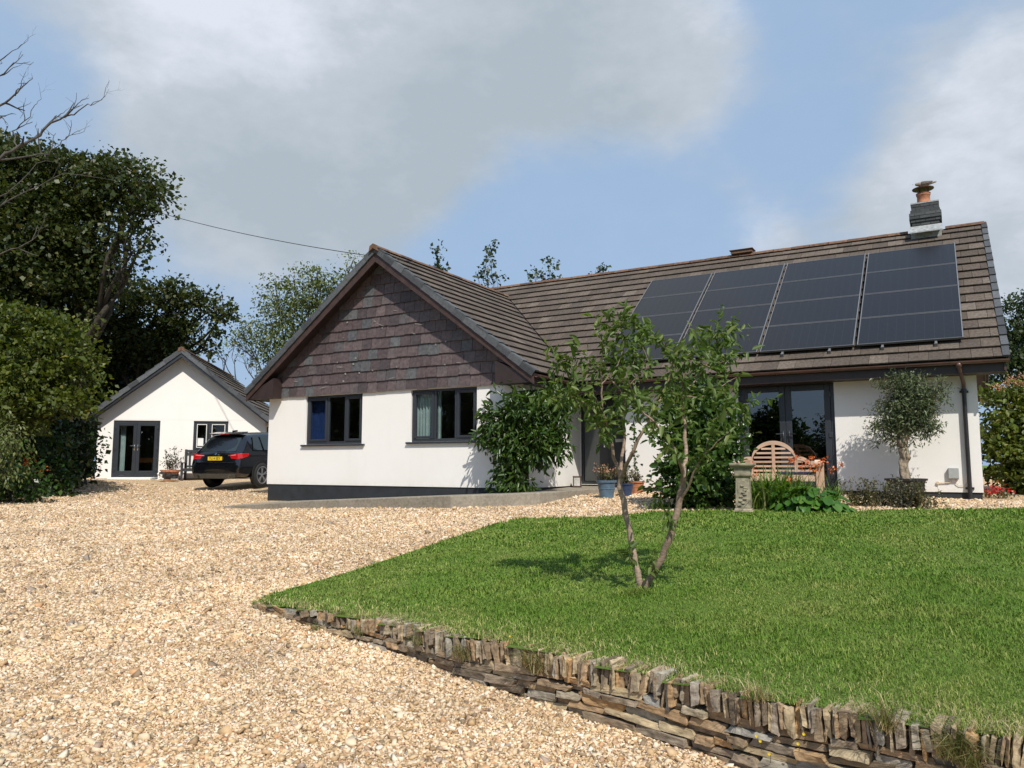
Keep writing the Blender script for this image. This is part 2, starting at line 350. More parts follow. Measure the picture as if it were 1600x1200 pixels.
M['f_orange'] = leafmat('orange flower', [(0, (.55, .09, .02)), (1, (.8, .22, .05))], .3)
M['f_pink'] = leafmat('pink tinged flower head', [(0, (.42, .2, .12)), (1, (.6, .36, .24))], .3)
M['f_red'] = leafmat('red flower', [(0, (.45, .02, .02)), (1, (.7, .06, .05))], .3)
M['f_yellow'] = leafmat('yellow flower', [(0, (.8, .6, .02)), (1, (.85, .68, .05))], .2)
M['f_white'] = leafmat('cream flower', [(0, (.6, .55, .4)), (1, (.7, .65, .5))], .2)
M['teak'] = palette('bleached teak', [(0, (.48, .31, .21)), (.5, (.56, .38, .27)), (1, (.62, .44, .33))], .7, .2, 12, .2, stretch=(.3, 1, 1))
M['darkwood'] = plain('grey painted bench wood', (.035, .035, .042), .6, .25, 8, .1)
M['oldstone'] = plain('lichened old stone', (.27, .235, .165), .95, .55, 9, .9)
M['potblue'] = plain('blue glazed pot', (.085, .14, .2), .35, .2, 10)
M['potnavy'] = plain('navy glazed pot', (.03, .05, .11), .3, .2, 10)
M['potblack'] = plain('black plastic pot', (.016, .016, .017), .5, .2, 8)

# ------------------------------------------------------------------ land heights
GP = np.array([[0, 0, 0], [-3, 4, .02], [2, 3, -.02], [-6, -6, -.1], [8, -6, -.2], [-1.2, 4.1, -.05], [-2.6, 4.4, 0], [.4, 3.8, -.06], [-15.78, 12.96, .55], [-15.5, 14.2, .67], [-12, 13.2, .68], [-8.5, 13, .84], [-5, 13.5, .9], [.4, 16, .98], [4, 15, 1], [-2.5, 13, .93],
 [-26.35, 16.2, 1.11], [-23.64, 18.12, 1.06], [-19.68, 15.78, .85], [-18.96, 17, .96], [-6.12, 5.58, .17], [-17.36, 8.67, .62], [-30, 20, 1.3], [-16, 22, 1.05], [-25, 5, .45], [8, 8, .7], [10, 20, 1.1], [-10, 30, 1.5]], float)
def tps(P, z, reg=.5):
    n = len(P); U = lambda r2: np.where(r2 > 1e-12, r2*np.log(r2+1e-12), 0)
    K = np.zeros((n+3, n+3)); K[:n, :n] = U(((P[:, None]-P[None])**2).sum(-1))+np.eye(n)*reg; K[:n, n] = 1; K[:n, n+1:] = P; K[n, :n] = 1; K[n+1:, :n] = P.T
    w = np.linalg.solve(K, np.r_[z, 0, 0, 0])
    def f(x, y):
        x = np.asarray(x, float); y = np.asarray(y, float)
        return U((x[..., None]-P[:, 0])**2+(y[..., None]-P[:, 1])**2)@w[:n]+w[n]+w[n+1]*x+w[n+2]*y
    return f
_G = tps(GP[:, :2], GP[:, 2])
def G(x, y): return _G(np.clip(x, -29, 10), np.clip(y, -6, 28))
def Gf(x, y): return float(G(x, y))
def ground_at(px, py):
    d = ray(px, py); ts = np.linspace(.5, 60, 6000); P = CC+ts[:, None]*d; return P[np.argmax(P[:, 2] < G(P[:, 0], P[:, 1]))]
FOOT = [(-6.2, 5.52), (-5.33, 5.32), (-4.5, 5.17), (-3.84, 5.02), (-3.34, 4.84), (-2.46, 4.69), (-1.73, 4.55), (-.96, 4.33), (.28, 4.13), (2, 3.95), (4.5, 3.8)]
TOPZ = [.22, .28, .30, .33, .345, .36, .355, .36, .41, .45, .5]
LAWN = FOOT + [(9, 3.9), (9, 16.5), (3, 15.0), (.84, 13.88), (-.4, 13.06), (-1.64, 12.42), (-3.52, 12.22), (-4.28, 11.95), (-5.08, 11.35), (-5.82, 11.11), (-6.19, 11.02), (-6.34, 10.38), (-6.33, 9.12), (-6.3, 7.7), (-6.33, 6.59), (-6.35, 5.9)]
lp, lz = [], []
for (x, y), z in zip(FOOT, TOPZ): lp.append((x, y)); lz.append(z-.01)
for x, y in LAWN[len(FOOT)+2:]: lp.append((x, y)); lz.append(Gf(x, y)+.035)
for x, y, z in [(9, 3.9, .6), (9, 16.5, 1.05), (-2.8, 7.4, .52), (0, 8, .62), (4, 8, .7)]: lp.append((x, y)); lz.append(z)
Lz = tps(np.array(lp), np.array(lz), .02)
def Lf(x, y): return float(Lz(x, y))
def inside(x, y, poly=LAWN):
    x = np.asarray(x); y = np.asarray(y); c = np.zeros(x.shape, bool); n = len(poly)
    for i in range(n):
        (x0, y0), (x1, y1) = poly[i], poly[(i+1) % n]
        if y0 != y1: c ^= ((y0 > y) != (y1 > y)) & (x < (x1-x0)*(y-y0)/(y1-y0)+x0)
    return c
def edge_dist(x, y, poly=LAWN):
    d = np.full(np.shape(x), 1e9); n = len(poly)
    for i in range(n):
        a = np.array(poly[i]); b = np.array(poly[(i+1) % n]); ab = b-a
        t = np.clip(((x-a[0])*ab[0]+(y-a[1])*ab[1])/max(ab@ab, 1e-9), 0, 1); d = np.minimum(d, np.hypot(x-a[0]-t*ab[0], y-a[1]-t*ab[1]))
    return d
def grid_sheet(name, xs, ys, zf, m, keep=None, kind='structure'):
    X, Y = np.meshgrid(xs, ys); Z = zf(X, Y); nx, ny = len(xs), len(ys)
    V = np.stack([X, Y, Z], -1).reshape(-1, 3); i = np.arange((nx-1)*(ny-1)); r = i//(nx-1); c = i % (nx-1); a = r*nx+c
    F = np.stack([a, a+1, a+nx+1, a+nx], 1)
    if keep is not None:
        cx = V[F].mean(1); F = F[keep(cx[:, 0], cx[:, 1])]
    o = link(name, fast_mesh(name, V, F), m, smooth=True); o['kind'] = kind; return o
# ------------------------------------------------------------------ ground, gravel, lawn
def build_ground():
    r = np.concatenate([np.linspace(-400, -40, 10), np.linspace(-34, 16, 26), np.linspace(24, 400, 10)])
    r2 = np.concatenate([np.linspace(-400, -30, 10), np.linspace(-24, 34, 30), np.linspace(44, 400, 10)])
    grid_sheet('ground', r, r2, lambda x, y: G(x, y)-.12, M['turf'])
    gx = np.arange(-30, 10.01, .25); gy = np.arange(-8, 27.01, .25)
    def keep(x, y): return ~(inside(x, y) & (edge_dist(x, y) > .45))
    grid_sheet('gravel_drive', gx, gy, lambda x, y: G(x, y)+.012*np.sin(x*2.1+y)*np.sin(y*1.7-x*.6), M['gravel'], keep)
    lx = np.arange(-6.6, 9.01, .12); ly = np.arange(3.6, 16.6, .12)
    X, Y = np.meshgrid(lx, ly)
    grid_sheet('lawn_turf', lx, ly, lambda x, y: Lz(x, y)+.012*np.sin(x*3.1+1)*np.sin(y*2.3), M['turf'], lambda x, y: inside(x, y))
build_ground()
def depth(x, y): return -math.sin(YAW)*x + math.cos(YAW)*y
def lateral(x, y): return math.cos(YAW)*x + math.sin(YAW)*y
def visible(x, y, m=.3): t = depth(x, y); return (t > 2.5) & (np.abs(lateral(x, y)) < t*.68+m)
def build_pebbles():
    P = []
    for t0, t1, dens, size in ((2.2, 6.5, 4600, .8), (6.5, 9.5, 2500, .98), (9.5, 14, 1500, 1.08), (14, 20, 700, 1.2), (20, 28, 250, 1.35)):
        A = (t1*t1-t0*t0)*.9; n = int(A*dens)
        t = np.sqrt(rng.uniform(t0*t0, t1*t1, n)); l = rng.uniform(-1.0, .8, n)*t
        x = -math.sin(YAW)*t+math.cos(YAW)*l; y = math.cos(YAW)*t+math.sin(YAW)*l
        ok = ~inside(x, y) & (y < 16) & ~((x > -15.6) & (y > 12.6) & (x < -6.9)) & (x > -27)
        ok &= ~((y > 14) & (x > -15.7) & (x < .5) & (y > 16.05)) 
        P.append(np.stack([x, y, np.full(n, size)], 1)[ok])
    P = np.concatenate(P); n = len(P)
    base = np.array([(-1, -1, -1), (1, -1, -1), (1, 1, -1), (-1, 1, -1), (-1, -1, 1), (1, -1, 1), (1, 1, 1), (-1, 1, 1)], float)
    V = np.repeat(base[None], n, 0)*(1+rng.uniform(-.45, .25, (n, 8, 3)))
    s = .0085*P[:, 2]*rng.lognormal(0, .38, n); V *= (s[:, None]*np.stack([rng.uniform(.9, 1.6, n), rng.uniform(.7, 1.1, n), rng.uniform(.4, .75, n)], 1))[:, None]
    a = rng.uniform(0, 6.28, n); b = rng.normal(0, .45, n); c = rng.normal(0, .45, n)
    def rot(V, a, i, j):
        ca, sa = np.cos(a)[:, None], np.sin(a)[:, None]; vi, vj = V[..., i].copy(), V[..., j].copy(); V[..., i] = ca*vi-sa*vj; V[..., j] = sa*vi+ca*vj
    rot(V, b, 0, 2); rot(V, c, 1, 2); rot(V, a, 0, 1)
    z = G(P[:, 0], P[:, 1])+.012*np.sin(P[:, 0]*2.1+P[:, 1])*np.sin(P[:, 1]*1.7-P[:, 0]*.6)+s*rng.uniform(.1, .75, n)
    V += np.stack([P[:, 0], P[:, 1], z], 1)[:, None]
    q = np.array([(3, 2, 1, 0), (4, 5, 6, 7), (0, 1, 5, 4), (1, 2, 6, 5), (2, 3, 7, 6), (3, 0, 4, 7)])
    F = (np.arange(n)[:, None, None]*8+q[None]).reshape(-1, 4)
    me = fast_mesh('gravel', V.reshape(-1, 3), F); set_rnd(me, np.repeat(rng.uniform(0, 1, n), 8))
    o = link('gravel', me, M['stone_gravel']); o['kind'] = 'stuff'; tag(o, 'loose golden flint gravel spread over the driveway', 'gravel')
build_pebbles()
def blades(x, y, z, h, w, lean, az=None):
    """grass blades as two-segment strips; returns V (n*5,3), F tri-free quads"""
    n = len(x); az = rng.uniform(0, 6.28, n) if az is None else az; ph = az+rng.uniform(-.6, .6, n)+1.57
    ld = np.stack([np.cos(az), np.sin(az), np.zeros(n)], 1); wd = np.stack([np.cos(ph), np.sin(ph), np.zeros(n)], 1)
    b = np.stack([x, y, z], 1); up = np.array([0, 0, 1.0])
    m = b+up*(h*.55)[:, None]+ld*(h*lean*.35)[:, None]; t = b+up*(h*(1-.35*lean))[:, None]+ld*(h*lean)[:, None]
    V = np.stack([b-wd*w[:, None], b+wd*w[:, None], m+wd*(w*.8)[:, None], m-wd*(w*.8)[:, None], t+wd*(w*.15)[:, None], t-wd*(w*.15)[:, None]], 1)
    q = np.array([(0, 1, 2, 3), (3, 2, 4, 5)]); return V.reshape(-1, 3), (np.arange(n)[:, None, None]*6+q[None]).reshape(-1, 4)
TB = np.array([-2.97, 7.0])
for _ in range(3):
    _d = ray(1001, 927); TB = _d[:2]*((Lf(*TB)-EYE)/_d[2])
def build_grass():
    X, Y, H, Wd = [], [], [], []
    for t0, t1, dens, w, h in ((1.6, 4.6, 9500, .0018, .030), (4.6, 7, 6000, .0025, .030), (7, 10, 3000, .004, .030), (10, 15.5, 1400, .007, .032)):
        A = (t1*t1-t0*t0)*.98; n = int(A*dens); t = np.sqrt(rng.uniform(t0*t0, t1*t1, n)); l = rng.uniform(-.76, 1.2, n)*t
        x = -math.sin(YAW)*t+math.cos(YAW)*l; y = math.cos(YAW)*t+math.sin(YAW)*l; ok = inside(x, y)
        X.append(x[ok]); Y.append(y[ok]); k = ok.sum(); H.append(np.full(k, h)); Wd.append(np.full(k, w))
    x, y, h, w = map(np.concatenate, (X, Y, H, Wd)); n = len(x)
    pat = np.sin(x*1.9+np.sin(y*1.3)*2)*np.sin(y*2.3+np.sin(x*1.7)*1.6)+.9*np.sin(x*7.3+np.sin(y*5)*2)*np.sin(y*8.1+np.sin(x*6)*2)
    h = h*rng.lognormal(0, .28, n)*(1+.25*pat)
    ed = edge_dist(x, y); h *= np.where(ed < .12, 1.25, 1)
    h *= 1+1.5*np.exp(-((x-TB[0])**2+(y-TB[1])**2)/.018)
    V, F = blades(x, y, Lz(x, y)+.012*np.sin(x*3.1+1)*np.sin(y*2.3)-.004, h, w*rng.uniform(.7, 1.3, n), rng.uniform(.3, 1.25, n))
    nearwall = np.clip(1-(edge_dist(x, y, FOOT+FOOT[::-1]))/.75, 0, 1); r = np.clip(rng.uniform(0, .93, n)+nearwall*rng.uniform(0, .62, n), 0, 1)
    me = fast_mesh('lawn_grass', V, F); set_rnd(me, np.repeat(r, 6)); o = link('lawn_grass', me, M['grass']); o['kind'] = 'stuff'
    tag(o, 'mown green lawn grass behind the dry stone edging', 'grass')
build_grass()

# ------------------------------------------------------------------ building helpers
def wall(mb, p0, p1, z0, z1, holes=(), th=.25, top=None):
    """wall panel from p0 to p1 (seen from outside with p0 left), thickness inwards; holes in (u0,u1,z0,z1)"""
    p0 = np.array(p0, float); p1 = np.array(p1, float); Lw = np.linalg.norm(p1-p0); d = (p1-p0)/Lw; nrm = np.array([-d[1], d[0]])
    us = sorted({0, Lw}|{h[0] for h in holes}|{h[1] for h in holes}); zs = sorted({z0, z1}|{h[2] for h in holes}|{h[3] for h in holes})
    hole = lambda u, z: any(h[0] < u < h[1] and h[2] < z < h[3] for h in holes)
    def P(u, z, k): q = p0+d*u+nrm*th*k; return (q[0], q[1], z)
    solid = {(i, j): not hole((us[i]+us[i+1])/2, (zs[j]+zs[j+1])/2) for i in range(len(us)-1) for j in range(len(zs)-1)}
    for (i, j), s in solid.items():
        if not s: continue
        a, b, c, e = us[i], us[i+1], zs[j], zs[j+1]
        mb.add([P(a, c, 0), P(b, c, 0), P(b, e, 0), P(a, e, 0)], [(0, 1, 2, 3)], .5); mb.add([P(a, c, 1), P(b, c, 1), P(b, e, 1), P(a, e, 1)], [(3, 2, 1, 0)], .5)
        if not solid.get((i-1, j)): mb.add([P(a, c, 0), P(a, e, 0), P(a, e, 1), P(a, c, 1)], [(0, 1, 2, 3)], .5)
        if not solid.get((i+1, j)): mb.add([P(b, c, 0), P(b, e, 0), P(b, e, 1), P(b, c, 1)], [(3, 2, 1, 0)], .5)
        if not solid.get((i, j-1)): mb.add([P(a, c, 0), P(b, c, 0), P(b, c, 1), P(a, c, 1)], [(3, 2, 1, 0)], .5)
        if not solid.get((i, j+1)): mb.add([P(a, e, 0), P(b, e, 0), P(b, e, 1), P(a, e, 1)], [(0, 1, 2, 3)], .5)
def ring(mb, x0, x1, z0, z1, y0, y1, w, wb=None):
    wb = w if wb is None else wb
    mb.box(x0, x0+w, y0, y1, z0, z1); mb.box(x1-w, x1, y0, y1, z0, z1); mb.box(x0+w, x1-w, y0, y1, z0, z0+wb); mb.box(x0+w, x1-w, y0, y1, z1-w, z1)
def window(parent, x0, x1, z0, z1, y, splits, sashes, world=True, sill=True, white_inner=False):
    """front plane at y (outside is -y)"""
    mb = MB(); ring(mb, x0, x1, z0, z1, y+.05, y+.12, .055, .07)
    xs = [x0+.055]+[x0+(x1-x0)*s for s in splits]+[x1-.055]
    for s in xs[1:-1]: mb.box(s-.03, s+.03, y+.052, y+.118, z0+.07, z1-.055)
    w = obj('window', mb, M['anthracite'], parent, world, bevel=.004)
    for k in range(len(xs)-1):
        a = xs[k]+(.03 if k else 0); b = xs[k+1]-(.03 if k < len(xs)-2 else 0); g = .012
        if sashes[k]:
            s = MB(); ring(s, a+.004, b-.004, z0+.075, z1-.06, y+.034, y+.1, .058); obj('sash', s, M['anthracite'], w, world, bevel=.006); g = .058
        if white_inner:
            s = MB(); ring(s, a+g-.002, b-g+.002, z0+.07+g, z1-.055-g, y+.028, y+.034, .022); obj('glazing_bead', s, M['white_upvc'], w, world)
        p = MB(); p.box(a+g-.008, b-g+.008, y+.075, y+.085, z0+.07+g-.008, z1-.055-g+.008); obj('pane', p, M['glass'], w, world)
    if sill:
        s = MB(); s.box(x0-.1, x1+.1, y-.065, y+.05, z0-.045, z0-.003); obj('sill', s, M['anthracite'], w, world, bevel=.006)
    return w
def door_leaf(parent, x0, x1, z0, z1, y, handle_side, world=True, gm='glassdoor', hc='steel', name='french_door'):
    mb = MB(); ring(mb, x0, x1, z0, z1, y, y+.07, .115, .16); d = obj(name, mb, M['anthracite'], parent, world, bevel=.008)
    p = MB(); p.box(x0+.11, x1-.11, y+.03, y+.042, z0+.155, z1-.11); obj('pane', p, M[gm], d, world)
    hx = x0+.055 if handle_side < 0 else x1-.055; hz = z0+1.0
    h = MB(); h.box(hx-.016, hx+.016, y-.012, y, hz-.11, hz+.11); h.tube([(hx, y, hz+.05), (hx, y-.05, hz+.05), (hx-handle_side*.13, y-.052, hz+.05)], .011, 8)
    obj('handle', h, M[hc], d, world, smooth=True)
    ox = x1-.01 if handle_side < 0 else x0+.01
    for f in (.1, .5, .9):
        zz = z0+(z1-z0)*f; hs = MB(); hs.box(ox-.035, ox+.035, y-.016, y, zz-.05, zz+.05); obj('hinge', hs, M['anthracite'], d, world, bevel=.005)
    return d
def tiles(mb, O, U, V, N, rows, gauge, width, lim, thick=.024, jitter=.004):
    """overlapping tiles: O start of eaves, U along eaves, V up the slope, N out; lim(v)->(u0,u1)"""
    O, U, V, N = [np.array(q, float) for q in (O, U, V, N)]
    for r in range(rows):
        v0 = r*gauge; v1 = min(v0+gauge+.05, rows*gauge); a0, b0 = lim(v0); a1, b1 = lim(v1)
        lo = min(a0, a1); hi = max(b0, b1); k0 = math.floor(lo/width)-1; off = (r % 2)*.5
        for k in range(k0, int(hi/width)+2):
            ua, ub = (k+off)*width+.003, (k+1+off)*width-.003
            l0, l1 = min(max(ua, a0), b0), min(max(ub, a0), b0); h0, h1 = min(max(ua, a1), b1), min(max(ub, a1), b1)
            if l1-l0 < .01 and h1-h0 < .01: continue
            j = random.uniform(0, jitter); q = random.uniform(-.003, .003)
            P = lambda u, v, n: O+U*u+V*v+N*n
            nb, nt = .029+j, .008
            mb.hexa([P(l0, v0+q, nb), P(l1, v0+q, nb), P(h1, v1, nt-.012), P(h0, v1, nt-.012), P(l0, v0+q, nb+thick), P(l1, v0+q, nb+thick), P(h1, v1, nt), P(h0, v1, nt)])
def ridge_run(mb, a, b, r=.12, L=.45):
    a = np.array(a, float); b = np.array(b, float); n = max(1, int(np.linalg.norm(b-a)/L)); d = (b-a)/n; X = norm(np.cross(d, (0, 0, 1)))
    for i in range(n):
        p = a+d*i+d*.01; q = a+d*(i+1)-d*.01+np.array([0, 0, random.uniform(-.006, .006)]); vs = []
        for c in (p, q):
            for rr in (r, r-.02):
                for k in range(9):
                    t = math.pi*(k/8)*.86+math.pi*.07; vs.append(c+X*rr*math.cos(t)*1.15+np.array([0, 0, rr*math.sin(t)*.95-.05]))
        f = [(k, k+1, 19+k, 18+k) for k in range(8)]+[(9+k, 27+k, 28+k, 10+k) for k in range(8)]+[(k, 9+k, 10+k, k+1) for k in range(8)]+[(18+k, 19+k, 28+k, 27+k) for k in range(8)]
        f += [(0, 18, 27, 9), (8, 17, 35, 26)]
        mb.add(vs, f)

# ------------------------------------------------------------------ bungalow
X1, X2, XM = -15.57, -7.916, -11.743; YW, YM, YB = 14.206, 16.17, 13.77; ZD, ZS = 1.105, 3.36
XR, XV = .40, .87; TN = math.tan(R(37.1)); ZA = 6.75; YE = 15.62; ZE = 3.435; YR = YE+(7.206-ZE)/TN; ZR = 7.206; YBK = 2*YR-YM; XL = -15.57
house = thing('bungalow', 'white rendered bungalow with purple slate gable and brown tiled roof carrying solar panels', 'house', (-7, 18, 1.0))
def build_house():
    mb = MB()
    wins = [(-14.25, -12.385, 2.105, 3.33), (-10.915, -9.095, 2.125, 3.33)]
    wall(mb, (X1, YW), (X2, YW), ZD, ZS, [(a-X1, b-X1, c, d) for a, b, c, d in wins], .18)
    wall(mb, (X2, YW+.18), (X2, 17.04), ZD, ZS)
    XP = -6.40
    wall(mb, (XP, 17.04), (XP, YM+.25), ZD, ZS)
    wall(mb, (XP, YM), (XR, YM), ZD, ZS, [(-3.885-XP, -2.015-XP, ZD-.01+.02, 3.275)])
    wall(mb, (XR, YM+.25), (XR, YBK), ZD, ZS)
    wall(mb, (XR, YBK), (XL, YBK), ZD, ZS); wall(mb, (XL, YBK-.25), (XL, YW+.18), ZD, ZS)
    wall(mb, (X2, 17.04), (XP, 17.04), ZD+.02, ZS, [(.02, XP-X2-.02, ZD+.03, 3.3)], .2)
    # gable triangles of the main range
    for x in (XL, XR-.25):
        mb.prism([(x, YM+.02, ZS+.001), (x, YBK-.02, ZS+.001), (x, YR, ZR-.25)], (.25, 0, 0))
    mb.prism([(X1+.25, YW+.03, ZS+.002), (X2-.25, YW+.03, ZS+.002), (XM, YW+.03, ZA-.35)], (0, .2, 0))
    obj('wall', mb, M['render'], house)
    pl = MB(); e = .022
    pl.box(X1+e, X2-e, YW+e, YW+.3, .2, ZD); pl.box(X2-.3, X2-e, YW+.31, 17.3, .2, ZD-.001); pl.box(X1+e, X1+.3, YW+.31, YBK-e, .2, ZD-.001)
    pl.box(-6.4+e, XR-e, YM+e, YM+.3, .3, ZD-.002); pl.box(XR-.3, XR-e, YM+.31, YBK-e, .3, ZD-.001); pl.box(X1+.31, XR-.31, YBK-.3, YBK-e, .3, ZD-.002)
    obj('plinth', pl, M['plinth'], house)
    # rooms behind the glass
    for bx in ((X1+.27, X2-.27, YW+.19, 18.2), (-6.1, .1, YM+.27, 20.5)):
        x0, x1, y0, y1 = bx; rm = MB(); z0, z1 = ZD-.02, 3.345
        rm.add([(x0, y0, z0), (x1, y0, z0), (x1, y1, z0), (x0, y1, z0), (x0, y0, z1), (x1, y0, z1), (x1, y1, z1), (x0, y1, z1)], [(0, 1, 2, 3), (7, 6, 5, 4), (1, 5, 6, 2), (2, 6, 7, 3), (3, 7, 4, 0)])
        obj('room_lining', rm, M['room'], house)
    def curtain(x0, x1, y, z0, z1, m, name):
        n = 40; vs = []; amp = .035
        for i in range(n+1):
            x = x0+(x1-x0)*i/n; yy = y+amp*math.sin(i*1.35)*(1+.3*math.sin(i*.5)); vs += [(x, yy, z0), (x, yy, z1)]
        b = MB(); b.add(vs+[(a, c+.004, d) for a, c, d in vs], [(2*i, 2*i+2, 2*i+3, 2*i+1) for i in range(n)]+[(2*n+2+2*i, 2*n+3+2*i, 2*n+5+2*i, 2*n+4+2*i) for i in range(n)])
        obj(name, b, m, house, smooth=True)
    curtain(-14.28, -13.78, YW+.24, 2.0, 3.3, M['bluecloth'], 'blue_curtain'); curtain(-10.95, -10.2, YW+.23, 2.0, 3.3, M['sheer'], 'sheer_curtain')
    for x0, x1, z0, z1 in wins: window(house, x0, x1, z0, z1, YW, (.385, .69) if x0 < -12 else (.36, .675), (1, 0, 1))
    # french doors
    fr = MB(); x0, x1, z0, z1 = -3.885, -2.015, ZD+.012, 3.275; ring(fr, x0, x1, z0, z1, YM+.05, YM+.13, .075, .05); fr.box(x0, x1, YM-.05, YM+.05, z0-.05, z0-.002)
    dh = 'anthracite'
    obj('door_frame', fr, M['anthracite'], house, bevel=.006)
    xm = (x0+x1)/2
    door_leaf(house, x0+.078, xm-.003, z0+.053, z1-.078, YM+.035, 1, hc=dh); door_leaf(house, xm+.003, x1-.078, z0+.053, z1-.078, YM+.035, -1, hc=dh)
    # front door in its recess
    fr = MB(); y = 17.04; x0, x1, z0, z1 = X2+.021, -6.421, ZD+.031, 3.299; ring(fr, x0, x1, z0, z1, y+.02, y+.1, .07); xs = x0+.52; fr.box(xs-.04, xs+.04, y+.021, y+.099, z0+.07, z1-.07)
    obj('door_frame', fr, M['anthracite'], house, bevel=.006)
    d = MB(); d.box(xs+.042, x1-.072, y+.01, y+.08, z0+.072, z1-.072)
    for k in range(5):
        xx = xs+.2+k*.16; d.box(xx-.004, xx+.004, y+.004, y+.01, z0+.15, z1-.15)
    dd = obj('front_door', d, M['anthracite'], house, bevel=.004)
    h = MB(); hx, hz = xs+.1, z0+1.02; h.box(hx-.018, hx+.018, y-.004, y+.0095, hz-.14, hz+.12); h.tube([(hx, y, hz+.02), (hx, y-.05, hz+.02), (hx+.13, y-.05, hz+.02)], .011); obj('handle', h, M['steel'], dd)
    h = MB(); h.box(xs+.38, xs+.70, y-.004, y+.0095, hz-.02, hz+.055); obj('letter_plate', h, M['steel'], dd)
    g = MB(); g.box(x0+.075, xs-.045, y+.05, y+.06, z0+.075, z1-.075); obj('side_light', g, M['frosted'], house)
    g = MB(); g.box(X2-.01, -6.39, YM+.26, 17.03, ZS-.05, ZS-.01); obj('porch_ceiling', g, M['brown'], house)
    # slate cladding
    sl = MB(); sl.add([(X1-.05, YW-.012, ZS-.0), (X2+.05, YW-.012, ZS), (XM, YW-.012, ZA-.12), (X1-.05, YW+.028, ZS), (X2+.05, YW+.028, ZS), (XM, YW+.028, ZA-.12)], [(0, 1, 2), (5, 4, 3), (0, 3, 4, 1), (1, 4, 5, 2), (2, 5, 3, 0)], .1)
    row = 0; g = .262; w = .302
    while ZS+row*g < ZA-.2:
        za = ZS-.02+row*g; zb = za+g+.05; half = (ZA-.13-(za+g*.45))/TN
        k = -15
        x = XM-15*w+(row % 2)*w*.5
        while x < XM+15*w:
            ww = w*random.choice((1, 1, 1, .98, .9)); gp = random.uniform(.003, .007); a, b = max(x+gp, XM-half), min(x+ww-gp, XM+half)
            if b-a > .04:
                j = random.uniform(-.012, .012); t = random.uniform(0, .006)
                c1, c2 = random.uniform(0, .014), random.uniform(0, .014)
                f = YW-.054-t; bk = YW-.022
                sl.add([(a+c1, f, za+j), (b-c2, f, za+j), (b, f, za+j+c2), (b, bk, zb), (a, bk, zb), (a, f, za+j+c1), (a+c1, f+.014, za+j), (b-c2, f+.014, za+j), (b, f+.014, za+j+c2), (b, bk+.009, zb), (a, bk+.009, zb), (a, f+.014, za+j+c1)],
                       [(0, 1, 2, 3, 4, 5), (0, 6, 7, 1), (1, 7, 8, 2), (2, 8, 9, 3), (4, 10, 11, 5), (5, 11, 6, 0)], random.random())
            x += ww
        row += 1
    obj('slate_cladding', sl, M['slate'], house)
    for k in range(26):   # lime and bird marks on the slates
        z = ZS+.1+abs(random.gauss(0, .9)); hw = (ZA-.5-z)/TN*.85
        if hw < .3: continue
        x = random.uniform(XM-hw, XM+hw); L_ = random.uniform(.015, .035); an = random.uniform(-.6, .2); st = random.random() < .4; 
        a = np.array([math.cos(an), 0, math.sin(an)])*(random.uniform(.06, .15) if st else L_); b = np.array([-math.sin(an), 0, math.cos(an)])*(.008 if st else L_*.7); c = np.array([x, YW-.0655, z])
        sp = MB(); sp.add([c-a-b*.5, c+a*.2-b, c+a, c+a*.3+b, c-a*.8+b*.7], [(0, 1, 2, 3, 4)], .5)
        obj('lichen_spot', sp, M['lichen'], house)
    # roofs
    N1 = norm((TN, 0, 1)); N0 = norm((-TN, 0, 1)); V1 = norm((-1, 0, TN)); V0 = norm((1, 0, TN)); NM = norm((0, -TN, 1)); VM = norm((0, 1, TN)); NB = norm((0, TN, 1)); VB = norm((0, -1, TN))
    ov = .476; zt = ZA-(XM-X1+ov)*TN; SLW = (XM-X1+ov)/math.cos(R(37.1)); c37 = math.cos(R(37.1))
    rf = MB(); SLM = (YR-YE)/c37; ROWS = 17
    yv = lambda x: YE+(ZA-abs(x-XM)*TN-ZE)/TN           # where wing slope meets main slope
    gW = SLW/15
    # deck under the tiles
    dk = MB(); e = -.02
    for s in (1, -1):
        xe = XM+s*(XM-X1+ov); P = [(xe, YB+.05, zt+e), (XM, YB+.05, ZA+e), (XM, yv(XM), ZA+e), (xe, yv(xe), zt+e)]
        dk.prism(P if s < 0 else P[::-1], (0, 0, -.05))
    xl = X1-ov+.03
    dk.prism([(xl, YE+.05, ZE+.01), (XV-.03, YE+.05, ZE+.01), (XV-.03, YR, ZR+e), (xl, YR, ZR+e)], (0, 0, -.05)); dk.prism([(xl, YR, ZR+e), (XV-.03, YR, ZR+e), (XV-.03, 2*YR-YE, ZE+.0), (xl, 2*YR-YE, ZE+.0)], (0, 0, -.05))
    roof = obj('roof', dk, M['brown'], house)
    tiles(rf, (XM+(XM-X1+ov), 0, zt), (0, 1, 0), V1, N1, 15, gW, .33, lambda v: (YB+.07, yv(XM+(XM-X1+ov)-v*c37)-.05))
    tiles(rf, (X1-ov, 0, zt), (0, 1, 0), V0, N0, 15, gW, .33, lambda v: (YB+.07, yv(X1-ov+v*c37)+.03))
    gM = SLM/ROWS
    def limM(v):
        z = ZE+v*c37*TN
        return ((XM+(ZA-z)/TN+.05 if z < ZA else X1-ov+.06), XV-.07)
    tiles(rf, (0, YE, ZE), (1, 0, 0), VM, NM, ROWS, gM, .33, limM)
    tiles(rf, (0, 2*YR-YE, ZE), (1, 0, 0), VB, NB, ROWS, gM, .33, lambda v: (X1-ov+.06, XV-.1))
    obj('roof_tiles', rf, M['tile'], roof)
    for pa, pb in (((XM, YB-.03, ZA), (XM, yv(XM)+.1, ZA)), ((X1-ov, YR, ZR), (-.72, YR, ZR)), ((.06, YR, ZR), (XV, YR, ZR))):
        rd = MB(); ridge_run(rd, pa, pb); obj('ridge_tiles', rd, M['ridge'], roof)
